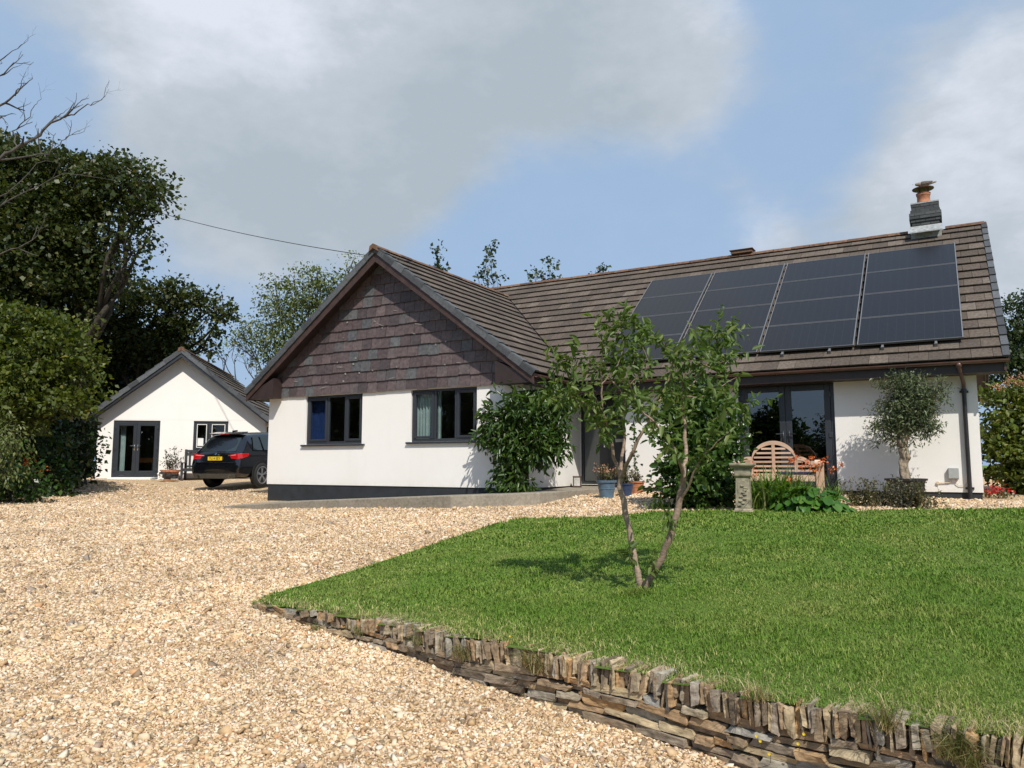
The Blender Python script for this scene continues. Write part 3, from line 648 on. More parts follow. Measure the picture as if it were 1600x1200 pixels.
    cap = MB(); cap.prism([(XM-.13, YB-.05, ZA-.10), (XM, YB-.05, ZA-.02), (XM+.13, YB-.05, ZA-.10), (XM+.1, YB-.05, ZA+.04), (XM, YB-.05, ZA+.09), (XM-.1, YB-.05, ZA+.04)], (0, .06, 0)); obj('ridge_end_cap', cap, M['ridge'], roof)
    def verge(start, V, N, A, n, g, iw=-.14):  # A: outward along the eaves
        vt = MB()
        for k in range(n):
            c = np.array(start)+V*(k*g); a = c; b = c+V*(g+.03); j = random.uniform(0, .008); Pn = lambda p, u, h: p+A*u+N*h
            vt.hexa([Pn(a, iw, .03), Pn(a, .035+j, .03), Pn(b, .035, .012), Pn(b, iw, .012), Pn(a, iw, .065+j), Pn(a, .035+j, .065+j), Pn(b, .035, .04), Pn(b, iw, .04)])
            vt.hexa([Pn(a, .0, -.09), Pn(a, .035+j, -.09), Pn(b, .035, -.10), Pn(b, .0, -.10), Pn(a, .0, .029), Pn(a, .0352+j, .0295), Pn(b, .0352, .0115), Pn(b, .0, .0115)])
        obj('verge_tiles', vt, M['verge'], roof)
    verge((XM+(XM-X1+ov), YB+.05, zt), V1, N1, np.array([0, -1., 0]), 15, gW-.001); verge((X1-ov, YB+.05, zt), V0, N0, np.array([0, -1., 0]), 15, gW-.001)
    verge((XV, YE, ZE), VM, NM, np.array([1., 0, 0]), ROWS, gM, -.075); verge((XV, 2*YR-YE, ZE), VB, NB, np.array([1., 0, 0]), ROWS, gM, -.075)
    vl = MB()
    a = np.array([XM, yv(XM), ZA+.012]); b = np.array([X2+ov, yv(X2+ov), zt+.012]); d = norm(b-a); sd = norm(np.cross(d, (0, 0, 1)))*.075
    vl.add([a-sd+(0, 0, .012), a+sd+(0, 0, .012), b+sd+(0, 0, .012), b-sd+(0, 0, .012), a-(0, 0, .04), b-(0, 0, .04)], [(0, 3, 5, 4), (4, 5, 2, 1), (0, 1, 2, 3)]); obj('valley_trough', vl, M['blackpipe'], roof)
    # barge boards, boxed ends, soffit of the wing gable
    for s in (-1, 1):
        bb = MB(); xe = XM+s*(XM-X1+ov); P = [(XM, YB+.052, ZA-.10), (XM, YB+.052, ZA-.33), (xe-s*.02, YB+.052, zt-.245), (xe-s*.02, YB+.052, zt-.03)]
        bb.prism(P[::-1] if s > 0 else P, (0, .03, 0)); obj('barge_board', bb, M['barge'], house)
        sf = MB(); P = [(XM, YB+.083, ZA-.16), (xe-s*.03, YB+.083, zt-.16)]; sf.prism([(P[0][0], YB+.083, P[0][2]), (P[1][0], YB+.083, P[1][2]), (P[1][0], YB+.083, P[1][2]-.03), (P[0][0], YB+.083, P[0][2]-.03)], (0, YW-YB-.08, 0)); obj('soffit', sf, M['brown'], house)
        be = MB(); xw = X1 if s < 0 else X2; zb = zt-.13
        P = [(xe-s*.03, YB+.086, zb-.06), (xw-s*.5, YB+.086, zb-.06), (xw-s*.5, YB+.086, zb+.45), (xe-s*.03, YB+.086, zt-.1)]
        be.prism(P[::-1] if s < 0 else P, (0, YW-YB-.15, 0)); obj('boxed_eave_end', be, M['brown'], house)
        so_ = MB(); ye = yv(xe)+.2 if s > 0 else 22; so_.box(min(xe-s*.04, xw), max(xe-s*.04, xw), YB+.3, ye, zb-.062, zb-.03); so_.box(min(xe-s*.04, xe-s*.015), max(xe-s*.04, xe-s*.015), YB+.1, ye, zb-.08, zt-.03); obj('eave_fascia', so_, M['brown'], house)
    fs = MB(); fs.box(X2+ov-.02, XV-.02, YE+.1, YE+.125, ZE-.22, ZE-.02); fs.box(X2-.02, XV-.03, YE+.125, YM+.02, ZE-.215, ZE-.19); fs.box(XV-.05, XV-.02, YE+.126, YM+.25, ZE-.21, ZE+.05); obj('eave_fascia', fs, M['brown'], house)
    bg = MB()
    for (ya, yb) in ((YE+.05, YR), (2*YR-YE-.05, YR)):
        s = 1 if yb > ya else -1; P = [(XV-.03, ya, ZE-.0), (XV-.03, yb, ZR-.06), (XV-.03, yb, ZR-.27), (XV-.03, ya, ZE-.2)]; bg.prism(P if s > 0 else P[::-1], (-.03, 0, 0))
    obj('barge_board', bg, M['barge'], house)
    # gutters and downpipes
    def gutter(a, b, m=M['gutter']):
        g = MB(); a = np.array(a, float); b = np.array(b, float); d = norm(b-a); X = norm(np.cross(d, (0, 0, 1))); vs = []
        for p in (a, b):
            for rr in (.056, .051):
                for k in range(9): t = math.pi+math.pi*k/8; vs.append(p+X*rr*math.cos(t)+np.array([0, 0, rr*math.sin(t)]))
        f = [(k, 18+k, 19+k, k+1) for k in range(8)]+[(9+k, 10+k, 28+k, 27+k) for k in range(8)]+[(0, 9, 27, 18), (8, 26, 35, 17)]+[(k, k+1, 10+k, 9+k) for k in range(8)]+[(18+k, 27+k, 28+k, 19+k) for k in range(8)]
        g.add(vs, f); L_ = np.linalg.norm(b-a)
        for k in range(int(L_/1.0)+1):
            p = a+d*(k*1.0+.1); g.tube([p+X*.06*math.cos(math.pi+math.pi*i/8)+np.array([0, 0, .06*math.sin(math.pi+math.pi*i/8)]) for i in range(9)], .008, 5)
        obj('gutter', g, m, house, smooth=False)
    gutter((X2+ov+.35, YE+.03, ZE+.0), (XV+.02, YE+.03, ZE-.01)); gutter((X2+ov+.042, YB+.05, zt-.045), (X2+ov+.042, yv(X2+ov)-.1, zt-.05))
    dp = MB(); x = .19; dp.lathe([(.05, -.02), (.05, .06)], (x-.06, YE+.03, ZE-.09), 12); dp.tube([(x-.06, YE+.03, ZE-.06), (x-.05, YE+.05, ZE-.15), (x, YM-.09, ZE-.36), (x, YM-.06, ZE-.5)], .034, 12); obj('downpipe_neck', dp, M['gutter'], house, smooth=True)
    dp = MB(); dp.tube([(x, YM-.06, ZE-.49), (x, YM-.06, 1.0)], .036, 12); dp.lathe([(.046, 0), (.046, .06)], (x, YM-.06, ZE-.52), 12); dp.box(x-.07, x+.07, YM-.045, YM-.001, ZE-.53, ZE-.49); dp.box(x-.07, x+.07, YM-.045, YM-.001, 1.16, 1.2); obj('downpipe', dp, M['blackpipe'], house)
    dp = MB(); xx = X2+.04; yy = YW+.1; dp.tube([(X2+ov+.03, YW+.38, zt-.09), (X2+ov+.02, YW+.38, zt-.2), (xx+.02, yy, zt-.55), (xx, yy-.02, zt-.65), (xx, yy-.02, .98)], .034, 10); dp.lathe([(.048, 0), (.048, .08)], (X2+ov+.04, YW+.38, zt-.13), 10); obj('downpipe', dp, M['gutter'], house, smooth=True)
    # chimney
    ch = MB(); x0, x1, y0, y1 = -.62, -.04, YR-.3, YR+.3
    z = 6.85; k = 0
    while z < 7.80:
        e = (0, 0, 0, 0, 0, 0, .0, .025, .05, .05, .025, 0, 0)[min(k, 12)]
        n = 3; ch.box(x0-e+.006, x1+e-.006, y0-e+.006, y1+e-.006, z, z+.075, .2); o_ = (k % 2)*.5
        for i in range(-1, n+1):
            a = max(x0-e, x0-e+(i+o_)*(x1-x0+2*e)/n+.004); b = min(x1+e, x0-e+(i+1+o_)*(x1-x0+2*e)/n-.004)
            if b-a > .03: ch.box(a, b, y0-e-.004*random.random(), y0-e+.08, z+.004, z+.066); 
            a = max(y0-e+.09, y0-e+(i+o_)*(y1-y0+2*e)/n+.004); b = min(y1+e, y0-e+(i+1+o_)*(y1-y0+2*e)/n-.004)
            if b-a > .03: ch.box(x1+e-.08, x1+e+.004*random.random(), a, b, z+.004, z+.066); ch.box(x0-e-.004*random.random(), x0-e+.08, a, b, z+.004, z+.066)
        z += .0755; k += 1
    chim = obj('chimney', ch, palette('dark engineering brick', [(0, (.04, .042, .046)), (.5, (.065, .068, .072)), (1, (.095, .097, .1))], .7, .4, 30, .3), house)
    fl = MB(); fl.box(x0-.03, x1+.03, y0-.035, y1+.035, 6.95, 7.14); fl.hexa([(x0-.05, y0-.30, ZR-.16), (x1+.05, y0-.30, ZR-.16), (x1+.05, y0, ZR+.05), (x0-.05, y0, ZR+.05), (x0-.05, y0-.30, ZR-.135), (x1+.05, y0-.30, ZR-.135), (x1+.05, y0, ZR+.08), (x0-.05, y0, ZR+.08)]); obj('flashing', fl, M['lead'], chim)
    fl = MB(); fl.box(x0-.01, x1+.01, y0-.01, y1+.01, z, z+.03); obj('mortar_cap', fl, M['lead'], chim)
    cx, cy = -.35, YR; pt = MB(); pt.lathe([(.155, z+.03), (.145, z+.1), (.14, z+.26), (.155, z+.27), (.155, z+.31), (.12, z+.31), (.11, z+.2)], (cx, cy, 0), 24); obj('chimney_pot', pt, M['terracotta'], chim, smooth=True)
    cw = MB(); cw.lathe([(.16, z+.305), (.162, z+.325), (.13, z+.325)], (cx, cy, 0), 24, cap=False)
    for i in range(4): t = .6+i*math.pi/2; cw.box(cx+.13*math.cos(t)-.012, cx+.13*math.cos(t)+.012, cy+.13*math.sin(t)-.006, cy+.13*math.sin(t)+.006, z+.31, z+.45)
    cw.lathe([(.235, z+.43), (.24, z+.445), (.12, z+.475), (.0, z+.485)], (cx, cy, 0), 24); obj('cowl', cw, plain('rusty brown cowl', (.11, .045, .03), .5, .3, 20), chim)
    # ridge vent
    rv = MB(); rv.box(-4.98, -4.42, YR-.17, YR+.17, ZR+.05, ZR+.13); rv.box(-5.01, -4.39, YR-.2, YR+.2, ZR+.131, ZR+.155); obj('ridge_vent', rv, M['ridge'], house, bevel=.01)
    # solar panels: four columns of four
    cols = [(-6.89, -5.235), (-5.185, -3.425), (-3.375, -1.595), (-1.545, .24)]
    def RP(x, s, h): p = np.array([x, YE, ZE])+VM*s+NM*h; return p
    s0 = (16.17-YE)/c37-.08; hgt = 1.105
    pm = NT('black solar cells'); v = pm.coord(); sep = pm.n('ShaderNodeSeparateXYZ'); pm.l(v, sep.inputs[0])
    w1 = pm.math('FRACT', pm.math('MULTIPLY', sep.outputs[2], 34)); ln = pm.math('LESS_THAN', w1, .16); w2 = pm.math('FRACT', pm.math('MULTIPLY', sep.outputs[0], 6.2)); l2 = pm.math('LESS_THAN', w2, .03)
    c = pm.mix(pm.math('MULTIPLY', pm.math('MAXIMUM', ln, l2), .5), (.012, .012, .015), (.045, .044, .046)); pm.col(c).rough(.22, .28); M['pv'] = pm.m
    M['pvframe'] = plain('black anodised frame', (.11, .11, .115), .45, .1, 5, metal=.3); M['alu'] = plain('bare aluminium rail', (.22, .22, .23), .45, .1, 5, metal=.4)
    for a, b in cols:
        for r in range(4):
            s = s0+r*hgt; fr = MB(); w = .022; h0, h1 = .10, .138
            def bar(xa, xb, sa, sb, ha=h0, hb=h1): fr.hexa([RP(xa, sa, ha), RP(xb, sa, ha), RP(xb, sb, ha), RP(xa, sb, ha), RP(xa, sa, hb), RP(xb, sa, hb), RP(xb, sb, hb), RP(xa, sb, hb)])
            bar(a, a+w, s, s+hgt-.018); bar(b-w, b, s, s+hgt-.018); bar(a+w, b-w, s, s+w); bar(a+w, b-w, s+hgt-.018-w, s+hgt-.018)
            f = obj('solar_panel', fr, M['pvframe'], house)
            fr = MB(); bar(a+w-.002, b-w+.002, s+w-.002, s+hgt-.016-w, .108, .134); obj('cell_sheet', fr, M['pv'], f)
        for xa in (a+.0, b-.0):
            fr = MB(); bar(xa-.008+(.014 if xa == a else -.014), xa+.008+(.014 if xa == a else -.014), s0-.02, s0+4*hgt+.0, .139, .150); obj('clamp_strip', fr, M['alu'], house)
    fr = MB()
    for a, b in cols:
        for q in (.25, .75):
            xx = a+(b-a)*q; bar(xx-.02, xx+.02, s0-.10, s0+4*hgt-.1, .045, .099); bar(xx-.028, xx+.028, s0-.115, s0-.10, .04, .11)
    obj('mounting_rail', fr, M['alu'], house)
    # meter box and conduit
    jb = MB(); jb.box(-.135, .035, YM-.075, YM-.001, 1.35, 1.545); jbo = obj('junction_box', jb, M['greybox'], house, bevel=.01)
    cd = MB(); cd.tube([(-.09, YM-.03, 1.35), (-.09, YM-.02, 1.29), (-.13, YM-.02, 1.275), (-.3, YM-.02, 1.27)], .009, 6); cd.lathe([(.028, 0), (.028, .03), (.0, .03)], (-.31, YM-.03, 1.27), 10, 'y'); cd.tube([(-.02, YM-.03, 1.35), (-.02, YM-.02, 1.26), (.03, YM-.02, 1.22), (.11, YM-.02, 1.22), (.15, YM-.02, 1.28), (.16, YM-.02, 1.42)], .006, 6); obj('conduit', cd, M['beige_pipe'], jbo)
build_house()
def build_path():
    # raised concrete ramp along the wing, level with the porch floor
    out = [(-15.9, 12.98, .57), (-12.1, 12.55, .83), (-9.3, 12.2, .97), (-8.3, 12.06, 1.02), (-7.5, 12.45, 1.05), (-6.95, 13.1, 1.07), (-6.86, 13.8, 1.075), (-6.86, 15.3, 1.085), (-6.42, 16.0, 1.09), (-6.42, 17.02, 1.095), (X2-.0, 17.02, 1.095), (X2-.0, YW, 1.03), (-15.6, YW, .645)]
    mb = MB(); mb.prism([(a, b, c) for a, b, c in out], (0, 0, -.6)); me = mb
    o = obj('concrete_path', me, M['concrete'], bevel=.018); o['kind'] = 'structure'
build_path()
# ------------------------------------------------------------------ outbuilding (local frame: x along its front, y into it)
def build_outbuilding():
    P0 = W(148, 748, 27); th = R(38.8)
    ob = thing('garden_outbuilding', 'small white gabled outbuilding with dark glazed double doors beside the parked car', 'outbuilding', (P0[0], P0[1], 1.06), th)
    A = dict(parent=ob, world=False); Wd = 5.74; D = 8.0; H = 2.25; cx = 2.83; tn = .80; zA = 4.66; ov = .5; c = 1/math.hypot(1, tn); hw = 3.13; zt = zA-hw*tn
    mb = MB(); wall(mb, (0, 0), (Wd, 0), .06, H, [(.53, 2.1, .1, 2.12), (3.24, 4.44, 1.03, 2.12)]); wall(mb, (Wd, .25), (Wd, D), .06, H); wall(mb, (Wd, D), (0, D), .06, H); wall(mb, (0, D-.25), (0, .25), .06, H)
    mb.prism([(.0, -.004, 2.15), (Wd, -.004, 2.15), (Wd, -.004, 2.25), (cx, -.004, zA-.15), (0, -.004, 2.25)], (0, .2, 0)); mb.prism([(.02, D-.24, H+.001), (Wd-.02, D-.24, H+.001), (cx, D-.24, zA-.15)], (0, .2, 0))
    obj('wall', mb, M['render'], **A)
    st = MB(); st.box(.45, 2.2, -.14, -.002, -.3, .075); obj('door_step', st, M['render'], **A, bevel=.01)
    st = MB(); st.box(.02, Wd-.02, .02, .2, -.6, .062); obj('plinth', st, M['concrete'], **A)
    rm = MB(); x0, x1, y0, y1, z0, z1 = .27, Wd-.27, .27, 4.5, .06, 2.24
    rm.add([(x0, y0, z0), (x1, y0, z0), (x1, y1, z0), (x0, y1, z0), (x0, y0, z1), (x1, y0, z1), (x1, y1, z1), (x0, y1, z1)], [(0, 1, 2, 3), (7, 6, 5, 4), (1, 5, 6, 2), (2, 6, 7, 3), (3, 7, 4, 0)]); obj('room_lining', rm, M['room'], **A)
    fr = MB(); ring(fr, .53, 2.1, .1, 2.12, .02, .1, .07, .06); obj('door_frame', fr, M['anthracite'], **A, bevel=.005)
    door_leaf(ob, .602, 1.313, .165, 2.045, .01, 1, False, 'glass'); door_leaf(ob, 1.317, 2.028, .165, 2.045, .01, -1, False, 'glass')
    window(ob, 3.24, 4.44, 1.03, 2.12, 0, (.45,), (1, 1), False, True, True)
    for xa, xb in ((.66, .86), (1.86, 2.0)):
        cu = MB(); n = 14; vs = []
        for i in range(n+1): x = xa+(xb-xa)*i/n; y = .34+.03*math.sin(i*1.7); vs += [(x, y, .15), (x, y, 2.08)]
        cu.add(vs+[(a, b+.004, d) for a, b, d in vs], [(2*i, 2*i+2, 2*i+3, 2*i+1) for i in range(n)]+[(2*n+2+2*i, 2*n+3+2*i, 2*n+5+2*i, 2*n+4+2*i) for i in range(n)]); obj('curtain', cu, M['sheer'], **A, smooth=True)
    nt = MB(); nt.box(3.38, 3.58, .068, .072, 1.22, 1.5); obj('window_notice', nt, M['white_upvc'], **A)
    # roof
    dk = MB()
    for s in (1, -1):
        xe = cx+s*hw; Pp = [(xe, -ov+.05, zt-.02), (cx, -ov+.05, zA-.02), (cx, D+.3, zA-.02), (xe, D+.3, zt-.02)]; dk.prism(Pp if s < 0 else Pp[::-1], (0, 0, -.06))
    rf = obj('roof', dk, M['anthracite'], **A); sl = hw/c; n = 11; g = sl/n; tl = MB()
    for s in (1, -1):
        vt = MB(); V = np.array([-s*c, 0, tn*c]); N = np.array([s*tn*c, 0, c]); O = (cx+s*hw, 0, zt)
        tiles(tl, O, (0, 1, 0), V, N, n, g, .33, lambda v: (-ov+.06, D+.3))
        for k in range(n):
            a = np.array(O)+V*(k*g); b = a+V*(g+.03); j = random.uniform(0, .008); Pn = lambda p, u, h: p+np.array([0, -ov-u+.05, 0])+N*h
            vt.hexa([Pn(a, -.14, .03), Pn(a, .04+j, .03), Pn(b, .04, .012), Pn(b, -.14, .012), Pn(a, -.14, .065+j), Pn(a, .04+j, .065+j), Pn(b, .04, .04), Pn(b, -.14, .04)])
            vt.hexa([Pn(a, 0, -.1), Pn(a, .04+j, -.1), Pn(b, .04, -.11), Pn(b, 0, -.11), Pn(a, 0, .0295), Pn(a, .0402+j, .0295), Pn(b, .0402, .0115), Pn(b, 0, .0115)])
        obj('verge_tiles', vt, M['verge'], rf, False)
        bb = MB(); xe = cx+s*hw; Pp = [(cx, -ov+.052, zA-.1), (cx, -ov+.052, zA-.27), (xe, -ov+.052, zt-.19), (xe, -ov+.052, zt-.02)]; bb.prism(Pp[::-1] if s > 0 else Pp, (0, .03, 0)); obj('barge_board', bb, M['anthracite'], **A)
        sf = MB(); sf.prism([(cx, -ov+.083, zA-.14), (xe, -ov+.083, zt-.12), (xe, -ov+.083, zt-.15), (cx, -ov+.083, zA-.17)], (0, ov-.09, 0)); obj('soffit', sf, M['anthracite'], **A)
        gt = MB(); gt.beam((xe+s*.05, -ov+.03, zt-.05), (xe+s*.05, D+.3, zt-.05), .1, .08); gt.beam((xe-s*.05, -ov+.1, zt-.12), (xe-s*.05, D+.3, zt-.12), .03, .18); obj('gutter', gt, M['blackpipe'], **A, bevel=.02)
    obj('roof_tiles', tl, M['tile'], rf, False)
    rd = MB(); ridge_run(rd, (cx, -ov+.02, zA), (cx, D+.3, zA)); obj('ridge_tiles', rd, M['ridge'], rf, False)
    cap = MB(); y = -ov-.005; cap.prism([(cx-.12, y, zA-.1), (cx, y, zA-.02), (cx+.12, y, zA-.1), (cx+.1, y, zA+.05), (cx, y, zA+.1), (cx-.1, y, zA+.05)], (0, .05, 0)); obj('ridge_end_cap', cap, M['ridge'], rf, False)
    dp = MB(); dp.tube([(Wd+.3, .1, zt-.1), (Wd+.06, .12, 1.9), (Wd+.06, .12, 0)], .034, 8); obj('downpipe', dp, M['gutter'], **A)
    def loc(x, y, z=0):
        return np.array([P0[0]+x*math.cos(th)-y*math.sin(th), P0[1]+x*math.sin(th)+y*math.cos(th), 1.06+z])
    return loc, th
OBL, OTH = build_outbuilding()
def build_table():
    p = OBL(1.1, 1.5, .06); t = thing('wooden_table', 'orange brown wooden table standing inside behind the glass doors', 'table', p, OTH)
    mb = MB(); mb.box(-.3, .5, -.3, .3, .70, .74); mb.box(-.26, .46, -.26, .26, .56, .699); obj('tabletop', mb, plain('orange pine', (.38, .15, .05), .5), t, False)
    for x in (-.26, .46):
        for y in (-.26, .26): l = MB(); l.box(x-.03, x+.03, y-.03, y+.03, 0, .56); obj('leg', l, M['anthracite'], t, False)
build_table()
def build_bench_dark():
    p = OBL(3.05, -.42); z = Gf(p[0], p[1]); t = thing('garden_bench', 'dark grey slatted wooden bench against the outbuilding wall beside the parked car', 'bench', (p[0], p[1], z), OTH); A = dict(parent=t, world=False); m = M['darkwood']
    for x in (0, 1.4):
        l = MB(); l.box(x-.035, x+.035, .28, .35, 0, 1.1); obj('leg', l, m, **A); l = MB(); l.box(x-.035, x+.035, -.2, -.13, 0, .6); obj('leg', l, m, **A)
        l = MB(); l.box(x-.04, x+.04, -.24, .28, .601, .635); obj('armrest', l, m, **A)
    s = MB(); [s.box(.0, 1.4, -.2+k*.12, -.2+k*.12+.1, .40, .425) for k in range(4)]; s.box(.036, 1.364, -.19, -.15, .32, .399); obj('seat', s, m, **A)
    s = MB(); s.box(.036, 1.364, .3, .335, 1.0, 1.085); s.box(.036, 1.364, .3, .335, .46, .53); [s.box(.1+k*.155, .1+k*.155+.06, .305, .328, .53, 1.0) for k in range(8)]; obj('backrest', s, m, **A)
build_bench_dark()

# ------------------------------------------------------------------ car
def build_car():
    mid = W(370, 760, 23.5); psi = R(9); hd = np.array([-math.sin(psi), math.cos(psi)]); rc = mid[:2]-hd*.95
    z = (Gf(*(mid[:2])))+.0
    car = thing('parked_car', 'black estate style car parked between the outbuilding and bungalow, rear towards the drive', 'car', (rc[0], rc[1], z), psi)
    pitch = math.atan2(Gf(*(rc+hd*3.8))-Gf(*(rc+hd*.95)), 2.85); car.rotation_euler = (pitch*.6, 0, psi)
    A = dict(parent=car, world=False)
    # stations: y, zbottom, w_sill, w_mid, w_shoulder, z_shoulder, z_belt, w_roof, z_roof
    st = [(-.03, .40, .70, .80, .72, .74, .78, .60, .80), (.0, .36, .78, .885, .80, .76, .80, .70, .82), (.05, .33, .82, .915, .86, .93, .97, .78, .99), (.12, .31, .85, .925, .885, .99, 1.06, .76, 1.10), (.34, .29, .87, .935, .90, 1.0, 1.08, .70, 1.40), (.52, .28, .88, .94, .905, 1.0, 1.08, .655, 1.585), (.62, .28, .88, .94, .905, 1.0, 1.08, .64, 1.61),
          (1.2, .27, .89, .94, .91, .99, 1.07, .64, 1.66), (2.0, .27, .89, .94, .91, .97, 1.05, .63, 1.675), (2.7, .27, .89, .94, .91, .95, 1.03, .61, 1.64), (3.05, .27, .89, .94, .91, .94, 1.02, .63, 1.50), (3.6, .28, .89, .935, .90, .94, 1.0, .74, 1.06), (4.1, .3, .87, .92, .87, .92, .96, .72, .99), (4.45, .34, .8, .88, .80, .86, .9, .66, .92), (4.62, .42, .66, .75, .66, .74, .78, .52, .79)]
    def sec(s):
        y, zb, ws, wm, wsh, zsh, zbelt, wr, zr = s; zm = zb+(zsh-zb)*.55
        return [(0, zb), (ws*.9, zb), (ws, zb+.06), (wm-.012, zm-.16), (wm, zm), (wm-.004, zm+.12), (wsh+.022, zsh-.05), (wsh, zsh), (wsh-.025, zbelt), (wr+(wsh-wr)*.45, zbelt+(zr-zbelt)*.55), (wr, zr-.05), (wr-.09, zr), (0, zr+.018)]
    vs = []; n = 13; full = 2*n-2
    for s in st:
        h = sec(s); vs += [(x, s[0], z_) for x, z_ in h]+[(-x, s[0], z_) for x, z_ in h[-2:0:-1]]
    fs = [(i*full+k, i*full+(k+1) % full, (i+1)*full+(k+1) % full, (i+1)*full+k) for i in range(len(st)-1) for k in range(full)]
    fs += [tuple(range(full))[::-1], tuple(range((len(st)-1)*full, len(st)*full))]
    mb = MB(); mb.add(vs, fs)
    pm = NT('black car paint'); pm.col((.003, .0035, .006)).rough(.2); pm.b.inputs['Coat Weight'].default_value = 1; pm.b.inputs['Coat Roughness'].default_value = .04
    body = obj('body', mb, pm.m, **A, smooth=True)
    m = body.modifiers.new('s', 'SUBSURF'); m.levels = 2; m.render_levels = 2
    gm = NT('dark car glass'); gm.col((.018, .026, .026)).rough(.03, .9); trim = plain('black trim', (.012, .012, .012), .6); red = NT('red lamp lens'); red.col((.42, .008, .01)).rough(.08, .8); red.b.inputs['Emission Color'].default_value = (.3, 0, 0, 1)
    chrome = plain('chrome', (.7, .7, .7), .15, .05, 5, metal=1); grey = plain('bumper skirt', (.05, .046, .038), .5)
    def poly(name, pts, m, th=(0, 0, 0), par=car):
        b = MB(); b.prism(pts, th); return obj(name, b, m, parent=par, world=False, bevel=.004)
    # rear screen lies on the hatch slope
    def hatch(y): return 1.06+(y-.10)*1.24
    yo = -.018
    poly('rear_window', [(-.66, .13+yo, hatch(.13)), (.66, .13+yo, hatch(.13)), (.60, .46+yo, hatch(.46)), (-.60, .46+yo, hatch(.46))], gm.m, (0, .02, .0))
    b = MB(); b.prism([(-.62, .40, 1.60), (.62, .40, 1.60), (.60, .72, 1.655), (-.60, .72, 1.655)], (0, 0, .03)); obj('roof_spoiler', b, pm.m, **A, bevel=.01)
    b = MB(); b.box(-.17, .17, .392, .399, 1.606, 1.624); obj('brake_light', b, red.m, **A)
    b = MB(); b.prism([(-.012, .72, 1.675), (.012, .72, 1.675), (.012, .95, 1.695), (-.012, .95, 1.695)], (0, 0, .05)); obj('roof_aerial', b, pm.m, **A, bevel=.01)
    for s in (1, -1):
        def sw(y0, y1, y2, y3, name):
            # on the side glass: belt w .885 z1.09 to roof w ~.66 z1.58
            def q(y, f): zz = 1.10+f*.46; x = s*(.895-f*.205-.006*f); return (x, y, zz)
            p = [q(y0, .03), q(y1, .03), q(y2, .96), q(y3, .96)]; poly(name, p if s > 0 else p[::-1], gm.m, (s*.012, 0, .004))
        sw(.62, 1.02, 1.02, .78, 'quarter_window'); sw(1.10, 1.95, 1.93, 1.10, 'side_window'); sw(2.03, 3.05, 2.72, 2.03, 'side_window')
        b = MB(); x = .60
        b.add([(s*.40, .028, .90), (s*.83, .012, .87), (s*.93, .12, .89), (s*.95, .34, .95), (s*.935, .38, 1.03), (s*.90, .11, 1.035), (s*.80, .03, 1.03), (s*.42, .055, .985)] + [(s*.40, .2, .90), (s*.80, .2, .87), (s*.85, .2, .90), (s*.87, .36, .965), (s*.87, .36, 1.03), (s*.84, .2, 1.035), (s*.78, .2, 1.03), (s*.42, .2, .985)],
              [(0, 7, 1), (1, 7, 6), (1, 6, 5, 2), (2, 5, 4, 3), (0, 1, 9, 8), (1, 2, 10, 9), (2, 3, 11, 10), (7, 15, 14, 6), (6, 14, 13, 5), (5, 13, 12, 4), (3, 4, 12, 11), (0, 8, 15, 7)] if s < 0 else [(0, 1, 7), (1, 6, 7), (1, 2, 5, 6), (2, 3, 4, 5), (0, 8, 9, 1), (1, 9, 10, 2), (2, 10, 11, 3), (7, 6, 14, 15), (6, 5, 13, 14), (5, 4, 12, 13), (3, 11, 12, 4), (0, 7, 15, 8)])
        tl = obj('tail_light', b, red.m, **A, bevel=.006)
        b = MB(); b.prism([(s*.45, .035, .965), (s*.78, .028, .99), (s*.78, .032, 1.005), (s*.45, .042, .975)][::s], (0, .02, 0)); obj('lamp_strip', b, plain('pale lens', (.75, .35, .32), .15), tl, world=False)
        b = MB(); b.tube([(s*.56, -.06, .37), (s*.56, .12, .37)], [.042, .042], 14); obj('exhaust_pipe', b, chrome, **A, smooth=False)
        for y in (.95, 3.76):
            ar = MB(); ar.lathe([(.435, .0), (.435, .03), (.37, .03), (.37, .0)], (0, 0, 0), 40, 'x', cap=False); ar.lathe([(.375, -.02), (.375, .012), (0, .012)], (0, 0, 0), 32, 'x')  # flare ring, with a black disc standing in for the dark arch hollow
            o = obj('wheel_arch', ar, trim, **A, smooth=False); o.location = (s*.922 if s > 0 else -.952, y, .40)
            wh = MB(); wh.lathe([(.20, .0), (.30, .0), (.355, .03), (.37, .07), (.37, .17), (.355, .21), (.28, .225), (.25, .215)], (0, 0, 0), 40, 'x', cap=False); o = obj('wheel', wh, plain('tyre rubber', (.018, .018, .018), .85), **A, smooth=True); o.location = (.745 if s > 0 else -.97, y, .37)
            rm = MB(); f = .205 if s > 0 else .02; rm.lathe([(.262, f-.02), (.262, f+.014), (.238, f+.014), (.238, f-.02)], (0, 0, 0), 36, 'x', cap=False); rm.lathe([(.045, f-.03), (.045, f), (0, f)], (0, 0, 0), 16, 'x')
            for k in range(5):
                for dl in (-.13, .13):
                    a = 2*math.pi*k/5+.3; rm.beam((f-.012, .035*math.cos(a), .035*math.sin(a)), (f-.008, .245*math.cos(a+dl), .245*math.sin(a+dl)), .022, .026, (1, 0, 0))
            obj('rim', rm, plain('alloy', (.72, .72, .72), .3, .1, 5, metal=.9), o, world=False)
            dkk = MB(); g = f-.06 if s > 0 else f+.06; dkk.lathe([(.25, g), (.25, g+.01), (0, g+.01)], (0, 0, 0), 24, 'x'); obj('brake_disc', dkk, trim, o, world=False)
    b = MB(); b.prism([(-.80, -.045, .44), (.80, -.045, .44), (.74, -.02, .30), (-.74, -.02, .30)][::-1], (0, .1, 0)); obj('bumper_skirt', b, grey, **A, bevel=.01)
